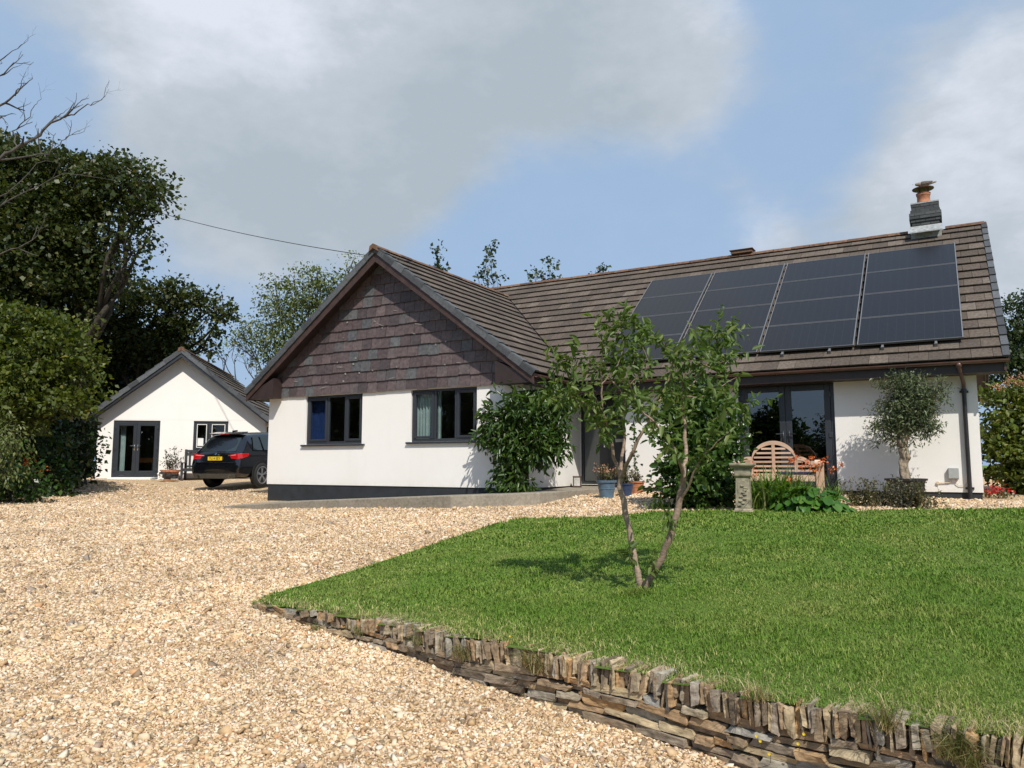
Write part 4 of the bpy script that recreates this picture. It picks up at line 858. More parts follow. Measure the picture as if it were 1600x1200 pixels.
    b = MB(); b.prism([(-.70, -.043, .76), (.70, -.043, .76), (.70, -.03, .775), (-.70, -.03, .775)], (0, .12, 0)); obj('bumper_lip', b, pm.m, **A, bevel=.005)
    ym = NT('yellow number plate'); ym.col((.75, .50, .02)).rough(.4)
    b = MB(); b.box(-.26, .26, -.012, .006, .835, .945); pl = obj('number_plate', b, ym.m, **A)
    cu = bpy.data.curves.new('plate_text', 'FONT'); cu.body = 'YL14 EEY'; cu.size = .105; cu.align_x = 'CENTER'; cu.align_y = 'CENTER'; cu.extrude = .002
    o = bpy.data.objects.new('plate_text', cu); S.collection.objects.link(o); bpy.context.view_layer.update()
    me = bpy.data.meshes.new_from_object(o.evaluated_get(bpy.context.evaluated_depsgraph_get())); bpy.data.objects.remove(o)
    me.transform(Matrix.Translation((0, -.0145, .89)) @ Matrix.Rotation(math.pi/2, 4, 'X')); me.materials.clear(); link('plate_text', me, trim, pl, world=False)
    b = MB(); b.lathe([(.042, 0), (.042, .012), (0, .012)], (0, .025, 1.02), 20, 'y'); em = obj('emblem', b, chrome, **A)
    for q, (sx, sz) in enumerate(((1, 1), (-1, -1))):
        b = MB(); b.prism([(0, .022, 1.02)]+[(sx*.032*math.cos(t), .022, 1.02+sz*.032*math.sin(t)) for t in np.linspace(0, math.pi/2, 7)], (0, .004, 0)); obj('emblem_quarter', b, plain('emblem blue', (.05, .2, .5), .3), em, world=False)
    b = MB(); b.box(-.02, .30, .095, .11, 1.085, 1.10); obj('rear_wiper', b, trim, **A)
    b = MB(); b.box(.36, .56, .012, .02, 1.0, 1.022); obj('badge', b, chrome, **A)
build_car()

# ------------------------------------------------------------------ dog, bird, shoes
def build_dog():
    p = W(261, 755, 26.3); z = Gf(p[0], p[1])+.055; rz = YAW+.05; t = thing('collie_dog', 'black and white dog lying on the gravel in front of the flower pot', 'dog', (p[0], p[1], z), rz)
    # local: x right along its body, -y towards the viewer; head at the left
    pts = [(.22, .02, .13), (.10, .0, .145), (-.05, 0, .15), (-.15, -.02, .18), (-.20, -.06, .23), (-.225, -.10, .25), (-.24, -.17, .215), (-.245, -.22, .195), (.28, -.06, .08), (.16, -.14, .05), (.30, -.18, .035), (-.16, -.10, .06), (-.18, -.24, .035), (-.06, -.10, .06), (-.08, -.25, .035), (.33, .02, .07), (.40, -.08, .04), (.36, -.2, .035), (-.255, -.075, .305), (-.18, -.075, .305)]
    ed = [(0, 1), (1, 2), (2, 3), (3, 4), (4, 5), (5, 6), (6, 7), (0, 8), (8, 9), (8, 10), (3, 11), (11, 12), (3, 13), (13, 14), (0, 15), (15, 16), (16, 17), (5, 18), (5, 19)]
    rad = [.12, .125, .12, .10, .07, .075, .048, .03, .085, .04, .03, .045, .03, .045, .03, .045, .035, .02, .018, .018]
    me = skin(pts, ed, rad); me.materials.clear()
    bk = plain('black dog fur', (.018, .013, .011), .75, .5, 40, .5); wh = plain('white dog fur', (.68, .64, .58), .8, .15, 40, .4); me.materials.append(bk); me.materials.append(wh)
    for f in me.polygons:
        c = f.center; w = (c.y < -.19 and c.x < 0) or (abs(c.x+.235+.03*(c.y+.1)) < .018 and c.y < -.08 and c.z > .16) or (c.z < .05 and c.y < -.1) or (-.20 < c.x < -.12 and c.y < -.055 and c.z < .2) or (c.z > .285 and c.y < -.07 and abs(c.x+.22) < .03)
        f.material_index = int(w)
    me.polygons.foreach_set('use_smooth', [True]*len(me.polygons)); o = bpy.data.objects.new('body', me); S.collection.objects.link(o); o.parent = t
    for s in (-.03, .03):
        b = MB(); b.lathe([(.0, -.009), (.007, -.005), (.009, 0), (.007, .005), (0, .009)], (-.232+s, -.172, .252), 10); obj('eye', b, M['potblack'], t, False)
    b = MB(); b.lathe([(0, -.012), (.012, -.006), (.013, .004), (0, .012)], (-.246, -.252, .205), 10); obj('nose', b, M['potblack'], t, False)
build_dog()
def build_shoes():
    p = W(241, 750, 26.6); z = OBL(0, 0)[2]; base = Gf(p[0], p[1])+.04
    t = thing('shoe_pair', 'pair of small grey and white shoes left on the gravel by the glass doors', 'shoes', (p[0], p[1], base), YAW-.4)
    for k, (x, a) in enumerate(((-.07, .2), (.06, -.25))):
        me = skin([(x, .08, .06), (x, .03, .055), (x+a*.05, -.06, .045), (x+a*.1, -.12, .035)], [(0, 1), (1, 2), (2, 3)], [.045, .045, .04, .032], 2); me.materials.clear(); link('shoe', me, plain(('pale canvas', 'grey canvas')[k], ((.5, .5, .46), (.2, .2, .2))[k], .8), t, world=False, smooth=True)
build_shoes()
def build_bird():
    c = (-.35, YR, 6.85+13*.0755+.49); t = thing('perched_pigeon', 'brown grey pigeon resting on the chimney cowl', 'bird', c, 0)
    me = skin([(-.17, 0, .10), (-.12, 0, .085), (-.03, 0, .075), (.08, 0, .07), (.17, 0, .07), (.30, 0, .085)], [(0, 1), (1, 2), (2, 3), (3, 4), (4, 5)], [.034, .045, .066, .06, .035, .016], 2); me.materials.clear()
    link('body', me, plain('pigeon plumage', (.30, .24, .19), .8, .35, 30), t, world=False, smooth=True)
    b = MB(); b.lathe([(0, -.02), (.007, -.005), (.008, 0)], (-.205, 0, .098), 8, 'x'); obj('beak', b, M['potblack'], t, False)
    for s in (-1, 1):
        w = skin([(-.04, s*.055, .085), (.08, s*.06, .085), (.22, s*.03, .1)], [(0, 1), (1, 2)], [(.012, .045), (.012, .042), (.006, .014)], 2); w.materials.clear(); link('wing', w, plain('grey wing', (.13, .11, .10), .8, .4, 30), t, world=False, smooth=True)
    b = MB(); b.tube([(-.02, -.02, .04), (-.02, -.02, -.01)], .008, 6); b.tube([(-.02, .02, .04), (-.02, .02, -.01)], .008, 6); obj('legs', b, M['terracotta'], t, False)
build_bird()
def build_wire():
    a = W(120, 288, 30); b = atY(646, 409, YW-.06); pts = []
    for i in range(41): u = i/40; p = a*(1-u)+b*u; p[2] -= 4*u*(1-u)*.35; pts.append(p)
    mb = MB(); mb.tube(pts, .010, 5); o = obj('overhead_cable', mb, M['blackpipe']); tag(o, 'thin black overhead cable from the left hand trees to the gable peak', 'cable')
build_wire()

# ------------------------------------------------------------------ furniture by the house
def build_lutyens():
    cx, cy = -2.97, 14.95; z = Gf(cx, cy); t = thing('arched_bench', 'pale wooden garden bench with high arched slatted back before the french doors', 'bench', (cx, cy, z), R(2)); A = dict(parent=t, world=False); m = M['teak']; hw = .84
    def prof(x):   # height of the crest of the back
        ax = abs(x)
        if ax < .40: return .70+math.sqrt(max(.40**2-x*x, 0))*.88
        if ax < .47: return .755
        if ax < .66: return .755-(1-math.cos((ax-.47)/.19*math.pi/2))*.11
        return .645+.03*math.cos((ax-.66)/.18*math.pi/2)
    xs = sorted(set(list(np.linspace(-hw, hw, 85))+[-.401, -.399, .399, .401, -.47, .47])); top = [(x, prof(x)) for x in xs]
    mb = MB()
    for (x0, z0), (x1, z1) in zip(top, top[1:]):
        w = .075; mb.hexa([(x0, 0.02, z0-w), (x1, .02, z1-w), (x1, .06, z1-w), (x0, .06, z0-w), (x0, .02, z0), (x1, .02, z1), (x1, .06, z1), (x0, .06, z0)], .5)
    obj('crest_rail', mb, m, **A)
    for x in (-.40, 0, .40):
        b = MB(); b.box(x-.028, x+.028, .022, .058, .42, prof(x*.98)-.07); obj('back_post', b, m, **A)
    for k in range(7):
        zz = .475+k*.082; b = MB()
        lim = [x for x in xs if prof(x)-.07 > zz+.03]
        if not lim: continue
        b.box(min(lim), max(lim), .028, .05, zz, zz+.036); obj('back_slat', b, m, **A)
    b = MB(); [b.box(-hw+.04, hw-.04, -.50+k*.105, -.50+k*.105+.09, .40, .422) for k in range(5)]; b.box(-hw+.04, hw-.04, -.52, -.49, .31, .398); b.box(-hw+.04, hw-.04, .01, .045, .31, .44); obj('seat', b, m, **A)
    for s in (-1, 1):
        x = s*hw
        b = MB(); b.box(x-.035, x+.035, .0, .065, 0, .62); obj('leg', b, m, **A); b = MB(); b.box(x-.035, x+.035, -.55, -.485, 0, .60); obj('leg', b, m, **A)
        b = MB(); P = [(0, .60), (-.40, .60), (-.50, .585), (-.56, .60)]+[(-.56+.07*math.cos(q), .625+.065*math.sin(q)) for q in np.linspace(-1.9, -4.8, 12)]+[(-.50, .66), (-.40, .645), (0, .665)]
        b.prism([(x-.045, y, zz) for y, zz in P][::-1], (.09, 0, 0)); obj('rolled_arm', b, m, **A)
    b = MB(); b.box(.15, .68, -.40, -.02, .423, .47); q = thing('seat_cushion', 'dark navy cushion lying on the right half of the arched bench', 'cushion', (cx, cy, z), R(2)); obj('cover', b, plain('navy cushion', (.015, .014, .05), .9), q, False, bevel=.02)
build_lutyens()
def build_pedestal():
    p = W(1160, 801, 12.1); x, y = -2.9, 12.25; z = Gf(x, y)-.01; t = thing('stone_pedestal', 'weathered carved stone pedestal between the round bush and strap leaved flowers', 'pedestal', (x, y, z), .1); A = dict(parent=t, world=False); m = M['oldstone']
    b = MB()
    for w0, w1, z0, z1 in ((.15, .15, 0, .05), (.135, .12, .05, .08), (.115, .10, .08, .56)): b.hexa([(-w0, -w0, z0), (w0, -w0, z0), (w0, w0, z0), (-w0, w0, z0), (-w1, -w1, z1), (w1, -w1, z1), (w1, w1, z1), (-w1, w1, z1)])
    obj('shaft', b, m, **A, bevel=.012)
    b = MB()
    for w0, w1, z0, z1 in ((.105, .135, .56, .585), (.115, .125, .585, .70), (.13, .175, .70, .735), (.18, .185, .735, .775)): b.hexa([(-w0, -w0, z0), (w0, -w0, z0), (w0, w0, z0), (-w0, w0, z0), (-w1, -w1, z1), (w1, -w1, z1), (w1, w1, z1), (-w1, w1, z1)])
    obj('capital', b, m, **A, bevel=.01)
    b = MB(); b.prism([(-.075, -.118, .10), (.075, -.118, .10), (.075, -.108, .44)]+[(.075*math.cos(q), -.106-.004*math.sin(q), .44+.075*math.sin(q)) for q in np.linspace(.3, math.pi-.3, 8)]+[(-.075, -.108, .44)], (0, .012, 0))
    for k in range(10): q = random.uniform(-.05, .05); zz = .13+k*.033; b.obox((q, -.125+zz*.02, zz), (1, 0, 0), (0, 1, 0), (0, 0, 1), .028, .014, .012)
    obj('carved_panel', b, m, **A, bevel=.006)
build_pedestal()
# ------------------------------------------------------------------ plants
def unit(n): v = rng.normal(size=(n, 3)); return v/np.linalg.norm(v, axis=1)[:, None]
def nrm(v): return v/(np.linalg.norm(v, axis=1)[:, None]+1e-9)
def leaves(c, d, L, w, fine=False, fold=.25, droop=.15, n=None):
    """leaf blades: base c, direction d, length L, half width w (arrays)"""
    k = len(c); d = nrm(d); L = np.broadcast_to(L, k)[:, None]; w = np.broadcast_to(w, k)[:, None]
    n = unit(k)+np.array([0, 0, .9]) if n is None else n
    s = nrm(np.cross(d, n)); up = nrm(np.cross(s, d))
    if fine:
        V = np.stack([c, c+d*L*.28+s*w*.85+up*w*fold, c+d*L*.66+s*w*.75+up*(w*fold-L*droop*.35), c+d*L-up*L*droop, c+d*L*.66-s*w*.75+up*(w*fold-L*droop*.35), c+d*L*.28-s*w*.85+up*w*fold], 1)
        q = np.array([(0, 1, 2, 3), (0, 3, 4, 5)]); m = 6
    else:
        V = np.stack([c, c+d*L*.45+s*w+up*w*fold, c+d*L-up*L*droop, c+d*L*.45-s*w+up*w*fold], 1); q = np.array([(0, 1, 2, 3)]); m = 4
    return V.reshape(-1, 3), (np.arange(k)[:, None, None]*m+q[None]).reshape(-1, 4), np.repeat(np.clip(rng.beta(1.6, 2.0, k), 0, 1), m)
def leaf_obj(name, parts, m, parent=None):
    V, F, Rn, o = [], [], [], 0
    for v, f, r in parts: V.append(v); F.append(f+o); Rn.append(r); o += len(v)
    me = fast_mesh(name, np.concatenate(V), np.concatenate(F)); set_rnd(me, np.concatenate(Rn)); return link(name, me, m, parent)
def crown(blobs, L, w, per_m2=55, cl=26, cs=.28, fine=False, droop=.2, inner=.45, hang=0.0, sizevar=.3, shell=.5, out=.7):
    """clumps of leaves spread through uneven blobs; blobs = (centre, radii, density)"""
    parts = []
    for c, r, dn in blobs:
        r = np.broadcast_to(np.array(r, float), 3); area = 4*math.pi*((r[0]*r[1])**1.6/3+(r[0]*r[2])**1.6/3+(r[1]*r[2])**1.6/3)**(1/1.6)
        nc = max(4, int(area*per_m2*dn/cl)); u = unit(nc)
        lump = 1+.22*np.sin(u[:, 0]*5+c[0])*np.sin(u[:, 1]*4+c[1]*2)+.18*np.sin(u[:, 2]*7+c[2])
        rad = np.where(rng.uniform(size=nc) < shell, rng.uniform(.8, 1.08, nc), rng.uniform(inner, .9, nc))*lump
        cc = np.array(c)+u*r*rad[:, None]
        k = np.maximum(3, (cl*rng.uniform(.4, 1.7, nc)).astype(int)); idx = np.repeat(np.arange(nc), k); n = len(idx)
        sc = cs*rng.uniform(.6, 1.4, nc)[idx][:, None]
        off = rng.normal(size=(n, 3))*np.array([1, 1, .65]); off /= np.maximum(np.linalg.norm(off, axis=1)[:, None]/2.0, 1); P = cc[idx]+off*sc
        d = u[idx]*out+unit(n)*.9+np.array([0, 0, -hang]); s = rng.lognormal(0, sizevar, n)
        parts.append(leaves(P, d, L*s, w*s, fine, droop=droop))
    return parts
def limb(mb, a, b, r0, r1, n=7, wob=.06, sag=.0, seg=6):
    a = np.array(a, float); b = np.array(b, float); Ln = np.linalg.norm(b-a); pts = []
    ph = rng.uniform(0, 6, 3)
    for i in range(n):
        u = i/(n-1); p = a*(1-u)+b*u+np.array([math.sin(u*5+ph[0]), math.sin(u*6+ph[1]), .6*math.sin(u*4+ph[2])])*wob*Ln*math.sin(math.pi*u)*.7; p[2] += sag*Ln*math.sin(math.pi*u); pts.append(p)
    mb.tube(pts, [r0+(r1-r0)*(i/(n-1)) for i in range(n)], seg, cap=False); return pts
def twig(mb, p, d, L, r, depth, spread=.7, up=.15, seg=5, kids=(2, 4), keep=.62):
    d = norm(d); n = 5; pts = [np.array(p, float)]; dd = d.copy()
    for i in range(n):
        dd = norm(dd+rng.normal(size=3)*.16+np.array([0, 0, up*.25])); pts.append(pts[-1]+dd*L/n)
    mb.tube(pts, [r*(1-.55*i/n) for i in range(n+1)], seg, cap=False)
    if depth > 0:
        for _ in range(rng.integers(*kids)):
            i = rng.integers(2, n+1); nd = norm(dd+rng.normal(size=3)*spread+np.array([0, 0, up])); twig(mb, pts[i], nd, L*keep*rng.uniform(.7, 1.2), r*.5, depth-1, spread, up, max(3, seg-1), kids, keep)
def tree(name, label, base, blobs, leafm, barkm, r0, L, w, group=None, fork=.45, cat='tree', **kw):
    base = np.array(base, float); t = thing(name, label, cat, base, group=group); mb = MB()
    cen = np.mean([b[0] for b in blobs], 0); f = base*(1-fork)+np.array([cen[0], cen[1], cen[2]])*fork; f[:2] = base[:2]*.65+f[:2]*.35
    limb(mb, base-np.array([0, 0, .15]), f, r0, r0*.7, 8, .03, seg=10)
    for c, r, dn in blobs:
        r_ = float(np.mean(r)); pts = limb(mb, f, np.array(c)-np.array([0, 0, r_*.2]), r0*.45, r0*.13, 8, .09, .04)
        for _ in range(5):
            u = unit(1)[0]; u[2] = abs(u[2])*.8; limb(mb, pts[-1-int(rng.integers(0, 3))], np.array(c)+u*np.broadcast_to(r, 3)*.85, r0*.14, r0*.03, 6, .1, seg=5)
    obj('trunk', mb, barkm, t, smooth=True); leaf_obj('crown', crown(blobs, L, w, **kw), leafm, t); return t
def B(px, py, t, rpx, dn=1.0, sq=(1, 1, 1)):
    r = rpx*t/FPX; return (W(px, py, t), (r*sq[0], r*sq[1], r*sq[2]), dn)
def base_at(px, t):
    p = W(px, 724, t); return np.array([p[0], p[1], Gf(p[0], p[1])])

def build_trees():
    # tall sycamore on the left
    tree('broadleaf_tree', 'tall dark broadleaf tree towering at the far left behind the pale green tree', base_at(120, 27),
         [B(218, 288, 26, 40, .9), B(242, 318, 26, 22, .8), B(170, 285, 26.5, 42), B(118, 290, 27, 50), B(60, 290, 27, 62, 1.1), B(5, 280, 27, 70, 1.1), B(40, 370, 26, 80, 1.2), B(120, 370, 27, 62, .8), B(205, 345, 26, 30, .4), B(228, 375, 26, 22, .55), B(195, 410, 26, 20, .4), B(150, 425, 27, 40, .7), B(95, 440, 27, 72, 1.1), B(10, 440, 26, 80, 1.1), B(-70, 330, 27, 95), B(-60, 450, 27, 95), B(150, 345, 27, 34, .4)],
         M['l_syc'], M['bark_dark'], .30, .135, .055, per_m2=165, cl=34, cs=.30, fork=.5, inner=.55)
    tree('spreading_tree', 'dark spreading tree reaching over the apex of the outbuilding roof', base_at(200, 32),
         [B(246, 462, 31, 30, 1, (1.3, 1.2, .6)), B(288, 462, 31, 28, 1, (1.4, 1.2, .5)), B(325, 482, 31, 24, .9, (1.4, 1.2, .5)), B(350, 490, 31, 11, .8, (1.3, 1, .5)), B(280, 500, 31, 30, .8, (1.4, 1.2, .45)), B(330, 516, 31, 18, .7, (1.4, 1.2, .45)), B(270, 535, 31, 30, .9), B(318, 545, 31, 14, .6, (1.3, 1, .5)), B(225, 510, 32, 48, 1.1), B(180, 480, 32, 40), B(160, 530, 32, 55, 1.2), B(260, 555, 32, 40, 1)],
         M['l_syc'], M['bark_dark'], .22, .14, .06, per_m2=120, cl=34, cs=.27, fork=.5, inner=.6)
    # dark evergreens that close the gap behind
    for k, (px, t, pts) in enumerate(((215, 36, [(190, 560, 60), (240, 600, 55), (200, 640, 70), (270, 580, 45)]), (110, 33, [(100, 560, 70), (60, 520, 70), (110, 640, 80), (150, 600, 55), (30, 620, 70)]), (-60, 32, [(-40, 540, 90), (-60, 640, 90), (-120, 600, 90)]))):
        tree('dark_tree', ('dense dark tree between the tall tree trunk and outbuilding gable', 'dense dark tree filling the gap under the tall tree crown', 'dense dark tree at the very left edge behind the hedge')[k], base_at(px, t), [B(a, b, t, r, 1.1) for a, b, r in pts], M['l_dark'], M['bark_dark'], .2, .2, .09, 'dark trees behind the hedge', per_m2=55, cl=26, cs=.4)
    tree('bushy_tree', 'yellow green bushy tree leaning out over the left edge of the drive', base_at(10, 21),
         [B(px_, py_, t_, r_, dn_, (1.5, 1.4, .38)) for px_, py_, t_, r_, dn_ in ((25, 498, 21.2, 34, 1), (92, 518, 21.4, 30, 1), (60, 540, 20.9, 36, 1), (125, 545, 21.1, 20, 1), (18, 552, 20.6, 36, 1), (100, 572, 20.8, 30, 1), (132, 588, 21, 15, .8), (50, 590, 20.4, 38, 1), (112, 612, 20.8, 24, .9), (14, 610, 20, 34, 1), (72, 630, 20.3, 32, 1), (120, 640, 20.8, 15, .8), (30, 652, 20, 34, .9), (-40, 520, 21, 50, 1), (-50, 600, 20, 50, 1), (-40, 660, 20, 50, 1), (75, 500, 21.8, 16, .8), (145, 560, 21.3, 9, .7))],
         M['l_elder'], M['bark'], .12, .12, .042, per_m2=190, cl=30, cs=.2, inner=.5, hang=.25)
    # hedge shrubs along the drive
    shr = [('broad_shrub', 'dark shrub against the corner of the outbuilding, leaves spilling over its wall', 136, 24.6, [(108, 700, 30), (134, 688, 15), (98, 735, 24), (146, 692, 8), (140, 712, 8)], 'l_bush', .11, .05),
           ('flowering_shrub', 'dark shrub with orange flower spikes at the edge of the drive', 70, 21.5, [(70, 700, 36), (100, 745, 26), (60, 745, 34)], 'l_bush', .13, .04),
           ('low_shrub', 'low glossy green shrub on the gravel edge at the left', 20, 19, [(15, 745, 40), (50, 760, 22), (-30, 740, 50)], 'l_bush', .11, .04),
           ('drooping_shrub', 'grey green drooping shrub cut by the left edge of the picture', -5, 18, [(0, 690, 30), (-30, 680, 50), (5, 735, 20)], 'l_willow', .09, .018),
           ('hedge_shrub', 'tall dark hedge shrub under the yellow green tree', 40, 23.5, [(50, 670, 50), (100, 660, 40), (0, 680, 50), (112, 715, 30), (126, 740, 16), (90, 740, 24)], 'l_dark', .13, .05)]
    for nm, lb, px, t, bl, m, L, w in shr:
        o = tree(nm, lb, base_at(px, t), [B(a, b, t, r) for a, b, r in bl], M[m], M['bark_dark'], .05, L, w, cat='shrub', per_m2=170, cl=18, cs=.2, hang=.1 if m != 'l_willow' else .9)
        if nm == 'flowering_shrub':
            P = np.concatenate([W(a, b, t-.9)+rng.normal(size=(14, 3))*.09 for a, b in ((40, 715), (35, 730), (66, 733), (45, 722))]); leaf_obj('flowers', [leaves(P, unit(len(P)), .07, .025)], M['f_orange'], o)['kind'] = 'stuff'
    # bleached dead tree reaching in from the left
    t = 17.0; base = base_at(-330, t); dt = thing('dead_tree', 'bare bleached dead tree reaching in from the top left corner', 'tree', base); mb = MB()
    hub = W(-230, 330, t); limb(mb, base, hub, .2, .14, 8, .03, seg=10)
    def path(pts, r0, r1):
        P = [W(x, y, t+dz) for x, y, dz in pts]; Q = [P[0]]
        for a, b in zip(P, P[1:]):
            for u in (.33, .66, 1): Q.append(a*(1-u)+b*u+rng.normal(size=3)*.018)
        n = len(Q); mb.tube(Q, [.42*(r0+(r1-r0)*i/(n-1)) for i in range(n)], 7, cap=False)
        for i in range(n//3, n, 2):
            d = norm(Q[i]-Q[i-1])
            if rng.uniform() < .8: twig(mb, Q[i], d+rng.normal(size=3)*.6+np.array([0, 0, .3]), rng.uniform(.25, .55), (r0+(r1-r0)*i/(n-1))*.45, 2, .8, .2, 5, (1, 3))
    path([(-230, 330, 0), (-60, 280, 0), (0, 250, 0), (28, 230, 0), (60, 212, .1), (78, 192, .1), (97, 184, .1), (118, 177, 0), (137, 165, 0), (155, 158, 0)], .11, .012)
    path([(-230, 330, 0), (-80, 200, .3), (0, 166, .2), (22, 150, .2), (31, 140, .2), (34, 128, .2)], .09, .014)
    path([(-80, 200, .3), (-30, 130, 0), (0, 120, 0), (22, 100, 0), (46, 97, 0)], .06, .008); path([(-80, 200, .3), (-40, 120, -.2), (0, 96, -.2), (20, 80, -.2), (38, 66, -.2)], .05, .008)
    path([(0, 250, 0), (40, 245, -.3), (75, 240, -.3), (92, 225, -.3), (106, 215, -.3), (132, 207, -.3)], .05, .009); path([(28, 230, 0), (20, 205, .3), (40, 190, .3), (55, 165, .3), (62, 155, .3)], .04, .008)
    path([(-60, 280, 0), (-20, 330, -.5), (40, 300, -.6), (100, 270, -.6), (180, 280, -.6)], .05, .007); path([(-60, 280, 0), (-10, 400, -.5), (30, 385, -.5), (60, 370, -.5), (66, 348, -.5)], .05, .006)
    path([(-60, 290, 0), (-10, 310, -.4), (20, 296, -.5), (60, 255, -.4), (95, 250, -.4)], .05, .007)
    obj('branches', mb, M['bark_dead'], dt, smooth=True)
    # willow behind the wing
    tree('airy_tree', 'airy pale green tree standing behind the left slope of the gable roof', base_at(460, 40),
         [B(395, 520, 39, 26, .6), B(375, 540, 39, 16, .5), B(430, 480, 39, 28, .7), B(455, 520, 39, 42, .9), B(480, 462, 39, 34, .75), B(515, 445, 39, 24, .7), B(430, 440, 39, 12, .5), B(460, 435, 39, 14, .4), B(495, 425, 39, 14, .5), B(550, 440, 40, 20, .7), B(420, 550, 39, 30, .6), B(475, 560, 39, 40), B(552, 405, 40, 9, .6), B(520, 480, 40, 40, 1)],
         M['l_willow'], M['bark'], .16, .13, .042, per_m2=110, cl=16, cs=.30, fork=.3, inner=.3, hang=.3)
    t = thing('bare_shrub', 'leafless twiggy tree in the gap between outbuilding roof and gable roof', 'tree', base_at(385, 37)); mb = MB(); b = np.array(t.location)
    for px in (350, 372, 395, 360, 410): a = W(px+rng.uniform(-10, 10), 600, 37); limb(mb, b, a, .08, .05); twig(mb, a, norm(W(px-15+rng.uniform(-20, 20), 520, 37)-a), 1.3, .035, 4, .5, .2, 5, (2, 4), .7)
    obj('branches', mb, M['bark_dark'], t, smooth=True)
    # saplings showing above the ridge
    for px, tp, h, wd, t, lb in ((678, 388, 50, 11, 40, 'nearest the gable peak'), (762, 378, 75, 16, 42, 'tallest and thinnest of them'), (845, 408, 45, 20, 42, 'a broad leafy one'), (941, 411, 30, 9, 42, 'a small sprig nearest the solar panels')):
        bl = [B(px+rng.uniform(-wd, wd)*.6, tp+f*h+6, t, wd*.45, .55, (1, 1, 1.2)) for f in np.linspace(0, 1, 5)]+[B(px+s*wd*.9, tp+h*.75, t, wd*.5, .5) for s in (-1, 1)]+[B(px, tp+h+40, t, wd*2, .5)]
        tree('sapling_tree', 'thin sapling top showing above the bungalow ridge, '+lb, base_at(px, t), bl, M['l_sap'], M['bark_dark'], .06, .17, .07, 'saplings behind the bungalow ridge', fork=.6, per_m2=70, cl=9, cs=.18)
    # trees behind the right end
    tree('green_tree', 'bushy green tree rising behind the right end of the bungalow roof', base_at(1615, 32), [B(1590, 500, 31, 26), B(1615, 475, 31, 26), B(1590, 545, 31, 34), B(1630, 530, 31, 40), B(1580, 590, 31, 36), B(1640, 600, 31, 50), B(1570, 560, 31, 18)], M['l_sap'], M['bark'], .15, .14, .05, per_m2=130, cl=22, cs=.3)
    bl = [B(1575, 640, 15.5, 34), B(1612, 640, 15.5, 40), B(1580, 700, 15.2, 38), B(1625, 710, 15, 46), B(1575, 745, 15.2, 26), B(1610, 750, 15, 36), B(1645, 660, 15, 50), B(1680, 720, 14.5, 60), B(1552, 690, 16, 16)]
    h = tree('leafy_hedge', 'tall leafy hedge with pink tinged tops beside the right corner of the bungalow', base_at(1600, 15.6), bl, M['l_hedge'], M['bark'], .05, .10, .03, cat='hedge', per_m2=420, cl=16, cs=.13, fine=True)
    P = np.concatenate([W(a, b, 15.2)+rng.normal(size=(45, 3))*np.array([.06, .06, .04]) for a, b in ((1580, 592), (1600, 588), (1572, 600), (1592, 600), (1618, 590), (1640, 600), (1560, 606))]); leaf_obj('flower_heads', [leaves(P, unit(len(P))+(0, 0, .6), .035, .014)], M['f_pink'], h)['kind'] = 'stuff'
    p = ground_at(1556, 778); f = thing('red_flowers', 'small clump of red bedding flowers at the foot of the right hand hedge', 'flowers', p); P = p+rng.normal(size=(90, 3))*np.array([.13, .1, .04])+np.array([0, 0, .12]); leaf_obj('flowers', [leaves(P, unit(90)+(0, 0, .5), .05, .022)], M['f_red'], f)['kind'] = 'stuff'
    P = p+rng.normal(size=(160, 3))*np.array([.16, .12, .03])+np.array([0, 0, .05]); leaf_obj('foliage', [leaves(P, unit(160)+(0, 0, .5), .06, .02)], M['l_weed'], f)
    # trees across the road behind the photographer, seen only in the door glass
    for k, (x, y, hh) in enumerate(((-8, -30, 5.4), (-3.5, -34, 4.4), (-15, -26, 6), (2, -38, 4.6), (-20, -18, 7.5), (-24, -9, 8), (-27, -1, 8))):
        z = Gf(x, y); tree('roadside_tree', ('round tree across the lane, first from the left end of the row', 'low tree across the lane, second of the row', 'tall tree across the lane, third of the row', 'wide tree across the lane, fourth of the row', 'big tree on the bend of the lane', 'big tree by the entrance hedge', 'big tree beyond the drive hedge')[k], (x, y, z), [(np.array([x+a, y+b, z+hh*c]), hh*.28, 1) for a, b, c in ((0, 0, .72), (1.9, .4, .5), (-2, -.3, .52), (.4, -1.6, .4), (.2, 1.8, .3), (-.6, .6, .2), (2.2, 1.6, .22), (-2.2, -1.6, .22))], M['l_syc'], M['bark_dark'], .2, .17, .07, 'trees across the lane', per_m2=60, cl=24, cs=.42)
build_trees()

